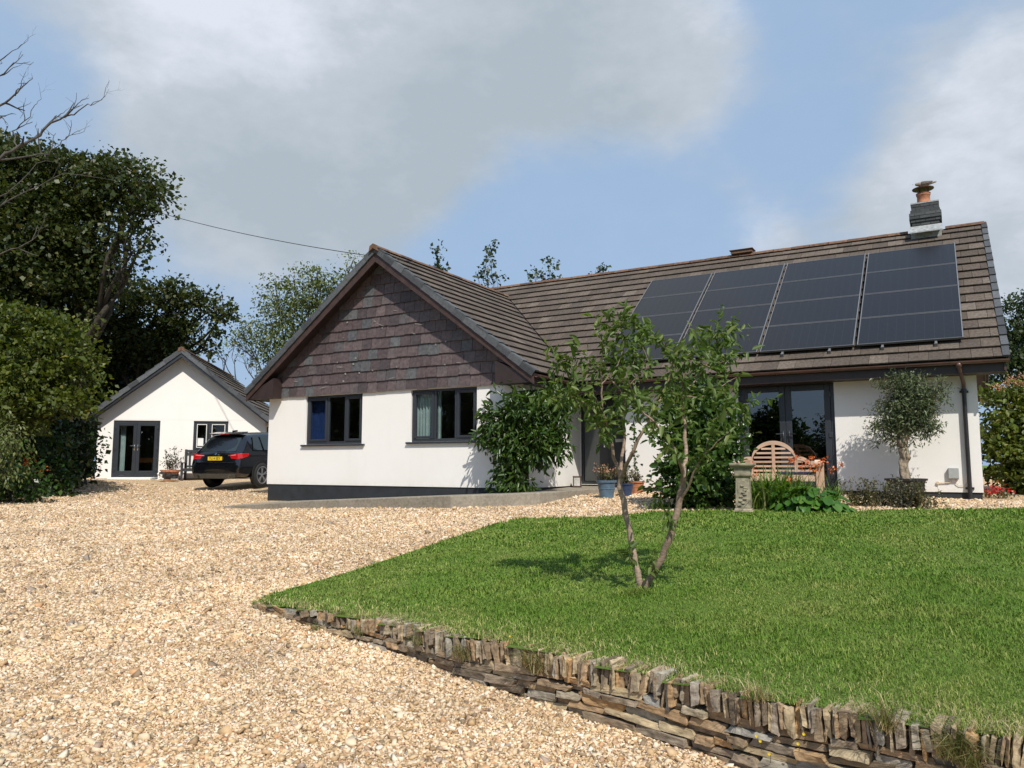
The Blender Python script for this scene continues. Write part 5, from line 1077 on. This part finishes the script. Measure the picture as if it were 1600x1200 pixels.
def build_garden_tree():
    # two stemmed young fruit tree on the lawn
    bx, by = -2.97, 7.0
    for _ in range(3):
        d = ray(1001, 927); z = Lf(bx, by); k = (z-EYE)/d[2]; bx, by = d[0]*k, d[1]*k
    z = Lf(bx, by)-.02; t0 = depth(bx, by); t = thing('young_fruit_tree', 'two stemmed young fruit tree standing alone in the middle of the lawn', 'tree', (bx, by, z)); mb = MB(); tips = []
    def path(pts, r0, r1, wob=.006, leafy=True):
        P = [W(x, y, t0+dz) for x, y, dz in pts]; Q = [P[0]]
        for a, b in zip(P, P[1:]):
            for u in (.34, .67, 1): Q.append(a*(1-u)+b*u+rng.normal(size=3)*wob)
        n = len(Q); mb.tube(Q, [(r0+(r1-r0)*i/(n-1))*.66*(1+rng.uniform(-.06, .1)) for i in range(n)], 10, cap=True, rnd=rng.uniform())
        if leafy: tips.append(Q)
        return Q
    path([(1001, 934, 0), (1000, 926, 0), (998, 905, 0), (990, 870, .05), (984, 830, .1), (976, 795, .1), (969, 760, .12), (970, 745, .12)], .046, .036, leafy=False)
    path([(1003, 930, 0), (1016, 905, -.05), (1034, 872, -.1), (1050, 830, -.15), (1060, 790, -.15), (1068, 745, -.15)], .050, .040, leafy=False)
    path([(970, 745, .12), (958, 715, .1), (953, 680, .05), (948, 660, 0), (940, 640, -.05), (925, 615, -.2)], .026, .008); path([(970, 745, .12), (976, 700, .25), (975, 660, .3), (976, 620, .35), (985, 585, .4), (992, 550, .4)], .026, .007)
    path([(970, 745, .12), (985, 710, -.1), (1005, 675, -.15), (1025, 635, -.1), (1040, 605, 0), (1050, 570, 0), (1060, 545, 0)], .028, .008); path([(1068, 745, -.15), (1058, 710, -.3), (1045, 685, -.4), (1022, 660, -.5), (1000, 640, -.5), (985, 600, -.55)], .026, .006)
    path([(1068, 745, -.15), (1071, 700, .05), (1068, 650, .1), (1066, 610, .15), (1070, 570, .15), (1085, 540, .2)], .030, .008); path([(1062, 790, -.15), (1078, 750, -.3), (1098, 715, -.4), (1120, 690, -.5), (1145, 668, -.55)], .018, .004)
    path([(953, 680, .05), (930, 640, .2), (905, 622, .3), (880, 618, .35), (855, 622, .4)], .014, .004); path([(940, 640, -.05), (940, 600, -.1), (942, 560, -.1), (945, 520, -.1), (958, 512, -.1)], .014, .004)
    path([(1050, 570, 0), (1050, 555, 0), (1030, 530, -.1), (1010, 520, -.1), (985, 505, -.1)], .008, .003); path([(1066, 610, .15), (1090, 590, .3), (1110, 560, .3), (1120, 530, .3), (1135, 515, .3)], .012, .004)
    path([(1066, 620, .1), (1095, 620, -.1), (1120, 610, -.1), (1150, 590, -.1)], .010, .004); path([(976, 620, .35), (950, 590, .3), (920, 570, .3), (893, 572, .3), (875, 560, .3)], .012, .004)
    path([(985, 600, -.55), (1010, 580, -.6), (1020, 560, -.6)], .006, .003); path([(1100, 715, -.4), (1115, 655, -.3), (1140, 640, -.3), (1175, 628, -.3)], .008, .003); path([(940, 600, -.1), (965, 570, -.2), (975, 545, -.2), (970, 510, -.2)], .008, .003)
    path([(992, 600, .3), (1010, 560, .2), (1000, 530, .2)], .008, .003); path([(1085, 545, .2), (1070, 560, .1), (1110, 575, 0), (1140, 560, 0)], .006, .003)
    # whips low down
    for a in ([(1010, 905, -.05), (1018, 890, -.1), (1024, 868, -.1)], [(995, 890, .05), (985, 875, 0), (983, 860, 0)], [(1055, 825, -.1), (1046, 812, -.2), (1044, 800, -.2)]): path(a, .004, .002)
    obj('stems', mb, M['bark_young'], t, smooth=True)
    C, D = [], []
    for Q in tips:
        n = len(Q)
        for i in range(max(1, n//3), n):
            for _ in range(int(rng.integers(1, 5)) if n > 8 else 2):
                d = norm(Q[i]-Q[i-1]); tw = norm(d*.5+rng.normal(size=3)*.8+np.array([0, 0, .15])); Lt = rng.uniform(.08, .28) if n > 8 else .06
                k = int(Lt/.031); p = Q[i]; end = p+tw*Lt; 
                for j in range(k+1):
                    q = p+tw*Lt*(j+.3)/(k+1); C.append(q); D.append(tw*.5+rng.normal(size=3)*.75+np.array([0, 0, -.25]))
    C, D = np.array(C), np.array(D); n = len(C); s = rng.lognormal(0, .25, n); leaf_obj('crown', [leaves(C, D, .078*s, .0165*s, True, .3, .3)], M['l_cherry'], t)
build_garden_tree()

def build_borders():
    # climber on the wing corner
    def BY(px, py, Y, rpx, dn=1, sq=(1, 1, 1)):
        p = atY(px, py, Y); r = rpx*depth(p[0], p[1])/FPX; return (p, (r*sq[0], r*sq[1]*.8, r*sq[2]), dn)
    bl = [BY(782, 668, 13.9, 32), BY(812, 650, 13.8, 34), BY(850, 640, 14.1, 30), BY(868, 672, 14.4, 22), BY(840, 690, 13.9, 36), BY(800, 700, 13.8, 32), BY(864, 705, 14.2, 22, .8), BY(790, 735, 13.75, 22), BY(805, 757, 13.75, 24, 1, (1.1, 1, .7)), BY(855, 615, 14.3, 20, .8), BY(880, 640, 14.6, 14, .8), BY(760, 685, 13.9, 14, .8), BY(880, 625, 14.6, 12, .8)]
    b = np.array([-8.15, 13.95, 1.0]); t = tree('climbing_shrub', 'glossy climbing shrub trained up the corner of the gable wing by the porch', b, bl, M['l_wist'], M['bark_dark'], .035, .13, .024, cat='shrub', per_m2=380, cl=14, cs=.11, fine=True, hang=.55, droop=.3, inner=.35, out=.9)
    # conical bush
    bl = [BY(1092, 765, 12.75, 54, 1, (1, 1, .8)), BY(1092, 725, 12.8, 54), BY(1088, 685, 12.85, 44), BY(1085, 650, 12.9, 36), BY(1080, 622, 12.9, 22), BY(1062, 640, 12.9, 22), BY(1112, 660, 12.9, 30), BY(1125, 690, 12.9, 30), BY(1085, 605, 12.9, 14)]
    tree('evergreen_bush', 'tall egg shaped evergreen bush between the fruit tree and stone pedestal', (*atY(1092, 795, 12.8)[:2], .87), bl, M['l_bush_light'], M['bark_dark'], .04, .085, .028, cat='bush', per_m2=900, cl=14, cs=.10, fine=True, inner=.5)
    # olive in its black pot
    x, y = -.79, 15.35; z = Gf(x, y); t = thing('potted_olive', 'gnarled olive tree standing in a black pot by the white wall', 'olive tree', (x, y, z))
    pb = MB(); pb.lathe([(.25, 0), (.30, .30), (.32, .34), (.345, .34), (.35, .375), (.31, .375), (.29, .30), (0, .30)], (x, y, z), 32); obj('pot', pb, M['potblack'], t, smooth=False)
    pts = [(x+.01, y, z+.25), (x-.01, y, z+.42), (x-.03, y, z+.60), (x+.0, y+.02, z+.80), (x-.03, y, z+1.0), (x+.05, y-.02, z+1.16), (x+.02, y, z+1.3), (x+.12, y+.03, z+1.25), (x-.08, y, z+1.28), (x+.07, y-.05, z+.72), (x-.06, y-.02, z+.95)]
    me = skin(pts, [(0, 1), (1, 2), (2, 3), (3, 4), (4, 5), (5, 6), (5, 7), (4, 8), (3, 9), (4, 10)], [.095, .088, .082, .08, .085, .06, .03, .03, .03, .04, .05], 3); me.materials.clear()
    for v in me.vertices:
        q = v.co; a = math.atan2(q.y-y, q.x-x); s = 1+.10*math.sin(a*5+q.z*9)+.07*math.sin(q.z*31+a*2); q.x = x+(q.x-x)*s; q.y = y+(q.y-y)*s
    set_rnd(me, np.full(len(me.vertices), .5)); link('trunk', me, M['bark_olive'], t, smooth=True)
    def BO(px, py, rpx, dn=1, sq=(1, 1, 1), Y=y): return BY(px, py, Y, rpx, dn, sq)
    bl = [BO(1420, 640, 30, 1.0), BO(1405, 625, 26), BO(1440, 632, 26), BO(1395, 655, 24), BO(1425, 660, 30), BO(1445, 655, 20), BO(1388, 672, 18, .9), BO(1378, 665, 10, .7), BO(1412, 605, 20, .8), BO(1432, 605, 18, .8), BO(1460, 628, 14, .6), BO(1460, 606, 9, .5), BO(1382, 608, 9, .5), BO(1408, 592, 7, .5), BO(1474, 606, 5, .7), BO(1470, 618, 7, .6), BO(1466, 596, 5, .6), BO(1378, 595, 6, .6), BO(1398, 590, 6, .6), BO(1435, 588, 6, .6), BO(1368, 640, 6, .6), BO(1363, 668, 5, .6), BO(1372, 690, 5, .6), BO(1450, 670, 14, .8), BO(1400, 682, 12, .7)]
    cb = MB(); top = np.array([x, y, z+1.15])
    for c, r, dn in bl: limb(cb, top, np.array(c), .02, .006, 6, .1, seg=5)
    for px, py in ((1370, 640), (1477, 602), (1463, 592), (1382, 590), (1408, 583), (1436, 585), (1366, 690), (1455, 690), (1364, 665)): limb(cb, top, atY(px, py, y), .012, .002, 7, .08, seg=4)
    obj('branches', cb, M['bark_olive'], t); leaf_obj('crown', crown(bl, .07, .0105, per_m2=1050, cl=12, cs=.075, fine=False, inner=.2, shell=.4, sizevar=.2), M['l_olive'], t)
    # strap leaved montbretia with orange flowers, and broad leaved bergenia
    def strap(px0, px1, Y, n, h0, h1, name, label, wmul=1, flowers=0):
        a = atY(px0, 790, Y); b = atY(px1, 790, Y); c = (a+b)/2; zz = Gf(c[0], c[1])+.0; t = thing(name, label, 'plant', (c[0], c[1], zz)); u = rng.uniform(0, 1, n); X = a[0]+(b[0]-a[0])*u; Yy = Y+rng.normal(0, .16, n); h = rng.uniform(h0, h1, n)*(1-.5*np.abs(u-.5))
        V, F, Rr = [], [], []
        az = rng.uniform(0, 6.28, n); lean = rng.uniform(.15, 1.0, n); ww = rng.uniform(.007, .013, n)*wmul
        for i in range(n):
            dv = np.array([math.cos(az[i]), math.sin(az[i]), 0]); sd = np.array([-dv[1], dv[0], 0]); K = 6; base = len(V)
            for k in range(K):
                s = k/(K-1); p = np.array([X[i], Yy[i], zz])+dv*h[i]*lean[i]*s**1.8+np.array([0, 0, 1])*h[i]*(s-.55*lean[i]*s**2.6); wq = ww[i]*(1-s**2.2)+.001; V += [p-sd*wq, p+sd*wq]
            F += [(base+2*k, base+2*k+1, base+2*k+3, base+2*k+2) for k in range(K-1)]; Rr += [rng.beta(1.7, 2)]*(2*K)
        me = fast_mesh('leaves', np.array(V), np.array(F)); set_rnd(me, Rr); link('leaves', me, M['l_blade'], t)
        return t
    t = strap(1170, 1262, 12.75, 480, .5, .92, 'strap_leaved_plant', 'clump of strap leaved plants with orange flowers in front of the arched bench', 1.35)
    mb = MB(); FP = []
    for px, py, Y in ((1245, 715, 12.5), (1262, 722, 12.4), (1240, 722, 12.6), (1275, 728, 12.4), (1285, 724, 12.5), (1253, 730, 12.5), (1288, 718, 12.6), (1302, 735, 12.4), (1180, 742, 12.6), (1176, 728, 12.7), (1232, 750, 12.5), (1272, 733, 12.4), (1312, 728, 12.5), (1237, 718, 12.5), (1268, 716, 12.5)):
        e = atY(px, py, Y); s = np.array([e[0]*.6+atY(1215, 790, 12.75)[0]*.4, 12.75, .9]); limb(mb, s, e, .004, .0025, 7, .06, .06, 4); FP.append(e+rng.normal(size=(16, 3))*np.array([.035, .03, .022]))
    obj('flower_stems', mb, M['l_blade'], t); FP = np.concatenate(FP); leaf_obj('flowers', [leaves(FP, unit(len(FP))+np.array([0, 0, .3]), .045, .012)], M['f_orange'], t)['kind'] = 'stuff'
    strap(1285, 1310, 12.7, 60, .4, .75, 'grass_clump', 'thin arching leaves at the right end of the flower bed before the french doors')
    strap(1015, 1045, 12.6, 46, .22, .45, 'daylily_clump', 'small tuft of dark strap leaves at the left foot of the evergreen bush')
    c = atY(1262, 785, 12.45); t = thing('broad_leaved_plant', 'mound of big round glossy leaves at the lawn edge before the arched bench', 'plant', (c[0], c[1], Gf(c[0], c[1]))); n = 210
    u = unit(n); u[:, 2] = np.abs(u[:, 2]); P = np.array([c[0], c[1], Gf(c[0], c[1])])+u*np.array([.62, .3, .40])*rng.uniform(.55, 1, n)[:, None]; d = u*np.array([1, 1, .2])+unit(n)*.35
    V, F, Rr = [], [], []
    for i in range(n):
        dd = norm(d[i]); up = norm(u[i]*.6+np.array([0, -.35, .8])); sd = norm(np.cross(dd, up)); dd = norm(np.cross(up, sd)); L_ = rng.uniform(.05, .095); b0 = len(V); V.append(P[i])
        for k in range(9): a = -2.75+5.5*k/8; V.append(P[i]+dd*L_*(math.cos(a)+.55)+sd*L_*.85*math.sin(a)+up*L_*(.28*abs(math.sin(a))-.25*max(math.cos(a), 0)**2+.05*math.sin(k*2.1)))
        F += [(b0, b0+k, b0+k+1, b0+k+2) for k in range(1, 8, 2)]; Rr += [rng.beta(1.7, 2)]*10
    me = fast_mesh('leaves', np.array(V), np.array(F)); set_rnd(me, Rr); link('leaves', me, M['l_big'], t)
    # straggly herbs in front of the olive pot
    for k, (px, Y, hh, n, m, lb, nm) in enumerate(((1350, 13.4, .38, 1300, 'l_weed', 'straggly dry herb left of the olive pot', 'herb_clump'), (1398, 13.5, .42, 1600, 'l_silver', 'bushy grey green herb spilling before the olive pot', 'herb_clump'), (1430, 13.45, .34, 1300, 'l_weed', 'brownish herb at the right foot of the olive pot', 'herb_clump'))):
        c = atY(px, 795, Y); z = Gf(c[0], c[1]); t = thing(nm, lb, 'plant', (c[0], c[1], z), group='herbs before the olive pot'); mb = MB(); C, D = [], []
        for i in range(46):
            a = rng.uniform(0, 6.28); ln = rng.uniform(.1, .6); e = np.array([c[0]+rng.normal(0, .16), c[1]+rng.normal(0, .12), z]); tip = e+np.array([math.cos(a)*ln*.3, math.sin(a)*ln*.25, hh*rng.uniform(.4, 1.25)]); P = limb(mb, e, tip, .003, .0015, 5, .06, 0, 3)
            for q in range(n//46): s = rng.uniform(.1, 1); C.append(e*(1-s)+tip*s+rng.normal(size=3)*.018); D.append(rng.normal(size=3)+np.array([0, 0, .5]))
        obj('stems', mb, M[m], t); leaf_obj('leaves', [leaves(np.array(C), np.array(D), .042, .012)], M[m], t)
    # pots by the porch
    def pot(name, label, px, py, Y, r, h, m, cat='flower pot'):
        p = atY(px, py, Y); z = Gf(p[0], p[1])+.0; t = thing(name, label, cat, (p[0], p[1], z)); b = MB(); b.lathe([(r*.68, 0), (r*.92, h*.86), (r*.94, h*.87), (r*1.04, h*.88), (r*1.06, h), (r*.92, h), (r*.86, h*.82), (0, h*.8)], tuple(p[:2])+(z,), 28)
        b.lathe([(r*.84, h*.5), (r*.87, h*.52), (r*.86, h*.56)], tuple(p[:2])+(z,), 28, cap=False); obj('pot', b, m, t); s = MB(); s.lathe([(r*.9, h*.84), (0, h*.88)], tuple(p[:2])+(z,), 16); obj('soil', s, M['soil'], t); return t, np.array([p[0], p[1], z+h*.88])
    def fill(t, c, n, r, h, m, L, w, name='plant', stems=True):
        mb = MB(); C, D = [], []
        for i in range(24):
            a = rng.uniform(0, 6.28); tip = c+np.array([math.cos(a)*r*rng.uniform(.2, 1), math.sin(a)*r*rng.uniform(.2, 1), h*rng.uniform(.4, 1.1)]); limb(mb, c+np.array([math.cos(a), math.sin(a), 0])*r*.2, tip, .004, .002, 5, .05, 0, 3)
            for q in range(n//24): s = rng.uniform(.15, 1); C.append(c*(1-s)+tip*s+rng.normal(size=3)*.022); D.append(rng.normal(size=3)+np.array([0, 0, .35]))
        obj('stems', mb, M['bark'], t); leaf_obj(name, [leaves(np.array(C), np.array(D), L, w)], M[m], t); return np.array(C)
    t, c = pot('blue_flower_pot', 'large blue glazed pot of faded pink flowers beside the concrete path', 948, 777, 14.3, .195, .36, M['potblue'])
    C = fill(t, c, 480, .28, .30, 'l_weed', .05, .013); q = C[C[:, 2] > c[2]+.15][:120]+(0, 0, .03); leaf_obj('flowers', [leaves(q, unit(len(q))+(0, 0, .6), .035, .014)], M['f_pink'], t)['kind'] = 'stuff'
    t, c = pot('navy_flower_pot', 'small dark navy pot behind the tree stem between blue and terracotta pots', 979, 775, 14.9, .15, .26, M['potnavy']); fill(t, c, 320, .22, .38, 'l_weed', .05, .013)
    t, c = pot('terracotta_pot', 'small terracotta pot holding a tall thin climbing plant by the porch wall', 995, 773, 15.5, .17, .27, M['terracotta'])
    fill(t, c, 220, .16, .25, 'l_weed', .05, .014); mb = MB(); tip = c+np.array([-.15, .25, 1.25]); limb(mb, c, tip, .008, .004, 7, .03); obj('cane', mb, M['bark'], t); P = c+(tip-c)*rng.uniform(.1, 1, 70)[:, None]+rng.normal(size=(70, 3))*.05; leaf_obj('climber_leaves', [leaves(P, unit(70), .08, .035)], M['l_bush'], t)
    # pot by the outbuilding
    p = OBL(2.62, -.42); z = Gf(p[0], p[1]); t = thing('terracotta_planter', 'broad terracotta planter with a sparse shrub by the outbuilding doors', 'flower pot', (p[0], p[1], z)); b = MB(); b.lathe([(.22, 0), (.30, .30), (.33, .30), (.335, .37), (.29, .37), (.28, .32), (0, .31)], (p[0], p[1], z), 24); obj('pot', b, M['terracotta'], t); fill(t, np.array([p[0], p[1], z+.33]), 240, .55, .85, 'l_silver', .08, .028)
    # box lantern leaning by the porch
    p = np.array([-7.68, 16.35]); z = 1.09; t = thing('porch_lantern', 'small square lantern on the path beside the front door', 'lantern', (p[0], p[1], z), .4); b = MB()
    for sx in (-1, 1):
        for sy in (-1, 1): b.box(sx*.085-.012, sx*.085+.012, sy*.085-.012, sy*.085+.012, .02, .23)
    b.box(-.1, .1, -.1, .1, 0, .02); b.box(-.1, .1, -.1, .1, .231, .25); obj('frame', b, plain('dark brown metal', (.07, .04, .03), .5), t, False); b = MB(); b.box(-.08, .08, -.08, .08, .025, .225); obj('panes', b, plain('milky glass', (.5, .48, .45), .2), t, False)
build_borders()

# ------------------------------------------------------------------ stone edging
def build_stone_wall():
    t = thing('dry_stone_wall', 'low rusty slate dry stone wall retaining the front edge of the lawn', 'stone wall', (-2.5, 4.7, 0)); P = np.array(FOOT); seg = np.linalg.norm(np.diff(P, axis=0), axis=1); cum = np.r_[0, np.cumsum(seg)]
    def at(s):
        i = min(np.searchsorted(cum, s, 'right')-1, len(seg)-1); i = max(i, 0); u = (s-cum[i])/seg[i]; p = P[i]*(1-u)+P[i+1]*u; return p, u*TOPZ[i+1]+(1-u)*TOPZ[i]
    def frame(s): p, tz = at(s); q, _ = at(min(s+.15, cum[-1]-.001)); o, _ = at(max(s-.15, 0)); d = norm(q-o); return p, tz, np.array([d[0], d[1], 0]), np.array([-d[1], d[0], 0])
    def stone(mb, c, X, Y, Z, a, b, h, jag=.16):
        V = []
        for sx, sy, sz in ((-1, -1, -1), (1, -1, -1), (1, 1, -1), (-1, 1, -1), (-1, -1, 1), (1, -1, 1), (1, 1, 1), (-1, 1, 1)): V.append(c+X*a*(sx+rng.uniform(-jag, jag))+Y*b*(sy+rng.uniform(-jag, jag)*.7)+Z*h*(sz+rng.uniform(-jag, jag)))
        mb.hexa(V, rng.uniform())
    lo = MB(); up = MB(); s = .05; end = cum[-1]
    while s < end:      # upright stones along the top
        p, tz, d, n = frame(s); g = Gf(p[0], p[1]); hh = min(.068, max(.028, (tz-g)*.25)) ; w = rng.uniform(.005, .012) if rng.uniform() < .78 else rng.uniform(.012, .024); w = w if s > 1.0 else rng.uniform(.05, .11)
        if s < 1.2: hh *= .8
        hh *= rng.uniform(.72, 1.15); til = rng.normal(0, .09)+.16*math.sin(s*2.3)*math.sin(s*5.1); Z = norm(np.array([0, 0, 1])+d*til); X = norm(d-Z*(d@Z)); c = np.array([p[0], p[1], tz-hh+rng.uniform(-.022, .012)])+n*(.07+rng.uniform(-.025, .03))
        stone(up, c, X, n, Z, w, rng.uniform(.07, .09), hh, .2); s += 2*w*.97+.002
    z0 = 0
    for course in range(8):     # flat bedded courses below
        s = rng.uniform(0, .1)
        while s < end:
            L_ = rng.uniform(.05, .19); p, tz, d, n = frame(min(s+L_, end-.01)); g = Gf(p[0], p[1]); hi = tz-min(.135, max(.055, (tz-g)*.5)); zc = hi-.02-course*.045
            if zc > g-.05 and s < end-.1:
                sl = rng.normal(0, .03); X = norm(d+np.array([0, 0, sl])); stone(lo, np.array([p[0], p[1], zc+rng.uniform(-.006, .006)])+n*(.085+rng.uniform(-.025, .03)), X, n, np.array([0, 0, 1.]), L_*.98, .09, rng.uniform(.014, .026), .2)
            s += 2*L_+.006
    for mb, nm in ((up, 'upright_stones'), (lo, 'bedded_stones')):
        o = obj(nm, mb, M['wallstone'], t); b = o.modifiers.new('cut', 'SUBSURF'); b.subdivision_type = 'SIMPLE'; b.levels = b.render_levels = 3
        tx = bpy.data.textures.new('rock', 'CLOUDS'); tx.noise_scale = .035; tx.noise_depth = 3
        b = o.modifiers.new('rough', 'DISPLACE'); b.texture = tx; b.strength = .016; b.mid_level = .5; b.texture_coords = 'LOCAL'
    # earth behind the stones
    so = MB(); Q = [frame(min(max(x, .01), end-.01)) for x in np.linspace(0, end, 90)]
    V = []
    for p, tz, d, n in Q:
        g = Gf(p[0], p[1]); a = np.array([p[0], p[1], 0]); V += [a+n*.06+np.array([0, 0, g-.1]), a+n*.075+np.array([0, 0, tz-.035]), a+n*.30+np.array([0, 0, tz-.012+rng.uniform(-.01, .012)])]
    so.add(V, [(3*i, 3*i+3, 3*i+4, 3*i+1) for i in range(len(Q)-1)]+[(3*i+1, 3*i+4, 3*i+5, 3*i+2) for i in range(len(Q)-1)]); obj('earth_core', so, M['soil'], t, smooth=True)
    # dry grass fringe hanging over the stones, as one mass
    n = 9000; S_ = rng.uniform(0, end, n); F_ = [frame(min(max(x, .02), end-.02)) for x in S_]; off = np.abs(rng.normal(0, .16, n))+.055
    clump = (np.sin(S_*4.2)+np.sin(S_*9.7+1)+rng.normal(0, .9, n)) > -.1
    x = np.array([f[0][0]+f[3][0]*o for f, o in zip(F_, off)]); y = np.array([f[0][1]+f[3][1]*o for f, o in zip(F_, off)]); z = np.array([f[1] for f in F_])-.02
    x, y, z = x[clump], y[clump], z[clump]; k = len(x); V, F = blades(x, y, z, rng.uniform(.025, .085, k), rng.uniform(.0012, .0026, k), rng.uniform(.3, 1.3, k))
    me = fast_mesh('dry_grass', V, F); set_rnd(me, np.repeat(rng.beta(2.2, 1.4, k), 6)); o = link('dry_grass', me, M['straw']); o['kind'] = 'stuff'; tag(o, 'straw coloured dry grass fringing the top of the stone wall', 'dry grass')
    # tufts growing out of the joints
    for px, py, hgt, nb, dry in ((500, 985, .14, 80, .4), (565, 985, .12, 60, .4), (728, 1020, .16, 110, .6), (838, 1040, .22, 200, .75), (660, 1000, .12, 70, .4), (1385, 1125, .20, 120, .6), (1490, 1170, .22, 160, .5), (1190, 1085, .16, 70, .85), (1515, 1185, .2, 120, .35)):
        dr = ray(px, py); best = None
        for a, b in zip(FOOT, FOOT[1:]):
            A_ = np.array([[dr[0], a[0]-b[0]], [dr[1], a[1]-b[1]]]); tt, ss = np.linalg.solve(A_, np.array(a))
            if 0 <= ss <= 1 and tt > 0: best = (CC+dr*tt, norm(np.array([b[1]-a[1], a[0]-b[0], 0])))
        if best is None: continue
        c, nn = best; az0 = math.atan2(nn[1], nn[0]); az = rng.normal(az0, 1.1, nb); x = c[0]+rng.normal(0, .03, nb)+nn[0]*.02; y = c[1]+rng.normal(0, .03, nb)+nn[1]*.02; z = np.full(nb, c[2]-.03)+rng.uniform(-.02, .02, nb)
        V, F = blades(x, y, z, hgt*rng.uniform(.4, 1.1, nb), np.full(nb, .0022), rng.uniform(.4, 1.5, nb), az)
        o = link('grass_tuft', fast_mesh('grass_tuft', V, F), M['straw']); set_rnd(o.data, np.repeat(np.clip(rng.normal(dry*.7, .25, nb), 0, 1), 6)); tag(o, 'x', 'grass tuft', 'grass tufts rooted in the stone wall'); TUFTS.append(o)
    # yellow hawkweed
    for px, py in ((1182, 1150), (1188, 1158), (1202, 1178), (1256, 1147), (1247, 1162), (797, 994)):
        dr = ray(px, py); pz = .3 if py < 1000 else .2; k = (pz-EYE)/dr[2]; c = CC+dr*k; c = c-np.array([.06, .1, 0])*0
        for a, b in zip(FOOT, FOOT[1:]):
            A_ = np.array([[dr[0], a[0]-b[0]], [dr[1], a[1]-b[1]]]); tt, ss = np.linalg.solve(A_, np.array(a))
            if 0 <= ss <= 1 and tt > 0: c = CC+dr*(tt-.07)
        q = thing('yellow_wildflower', 'y', 'wildflower', (c[0], c[1], c[2]-.06), group='yellow wildflowers on the stone wall'); mb = MB(); mb.tube([c-np.array([.01, -.07, .07]), c-np.array([0, -.03, .02]), c], .0015, 4); obj('stem', mb, M['l_weed'], q)
        n = 14; a = np.linspace(0, 6.28, n, endpoint=False); D = np.stack([np.cos(a), np.full(n, -.5), np.sin(a)+.3], 1); leaf_obj('petals', [leaves(np.repeat(c[None], n, 0), D, .009, .003, n=np.repeat([[0, -1., .3]], n, 0))], M['f_yellow'], q); FLOWERS.append(q)
TUFTS, FLOWERS = [], []
build_stone_wall()
for o, l in zip(TUFTS, ('green grass tuft near the left tip of the stone wall', 'small grass tuft just right of the first one from the left tip of the wall', 'dry grass tuft rooted at mid height left of the big hanging tuft', 'big hanging tuft of dry grass in the middle of the stone wall', 'small grass tuft among thin stones on the left half of the wall', 'upright pale grass tuft before the tall uprights on the right half of the wall', 'long grass tuft hanging low near the right end of the wall', 'brown stalky tuft beside the yellow flowers on the wall', 'green grass tuft nearest the right bottom corner on the wall')): o['label'] = l
for o, l in zip(FLOWERS, ('yellow wildflower topmost of the group low on the right half of the wall', 'yellow wildflower just under the topmost one on the wall', 'yellow wildflower lowest on the stone wall face', 'yellow wildflower furthest right on the stone wall', 'yellow wildflower second from the right on the stone wall', 'single yellow wildflower on top of the left half of the wall')): o['label'] = l
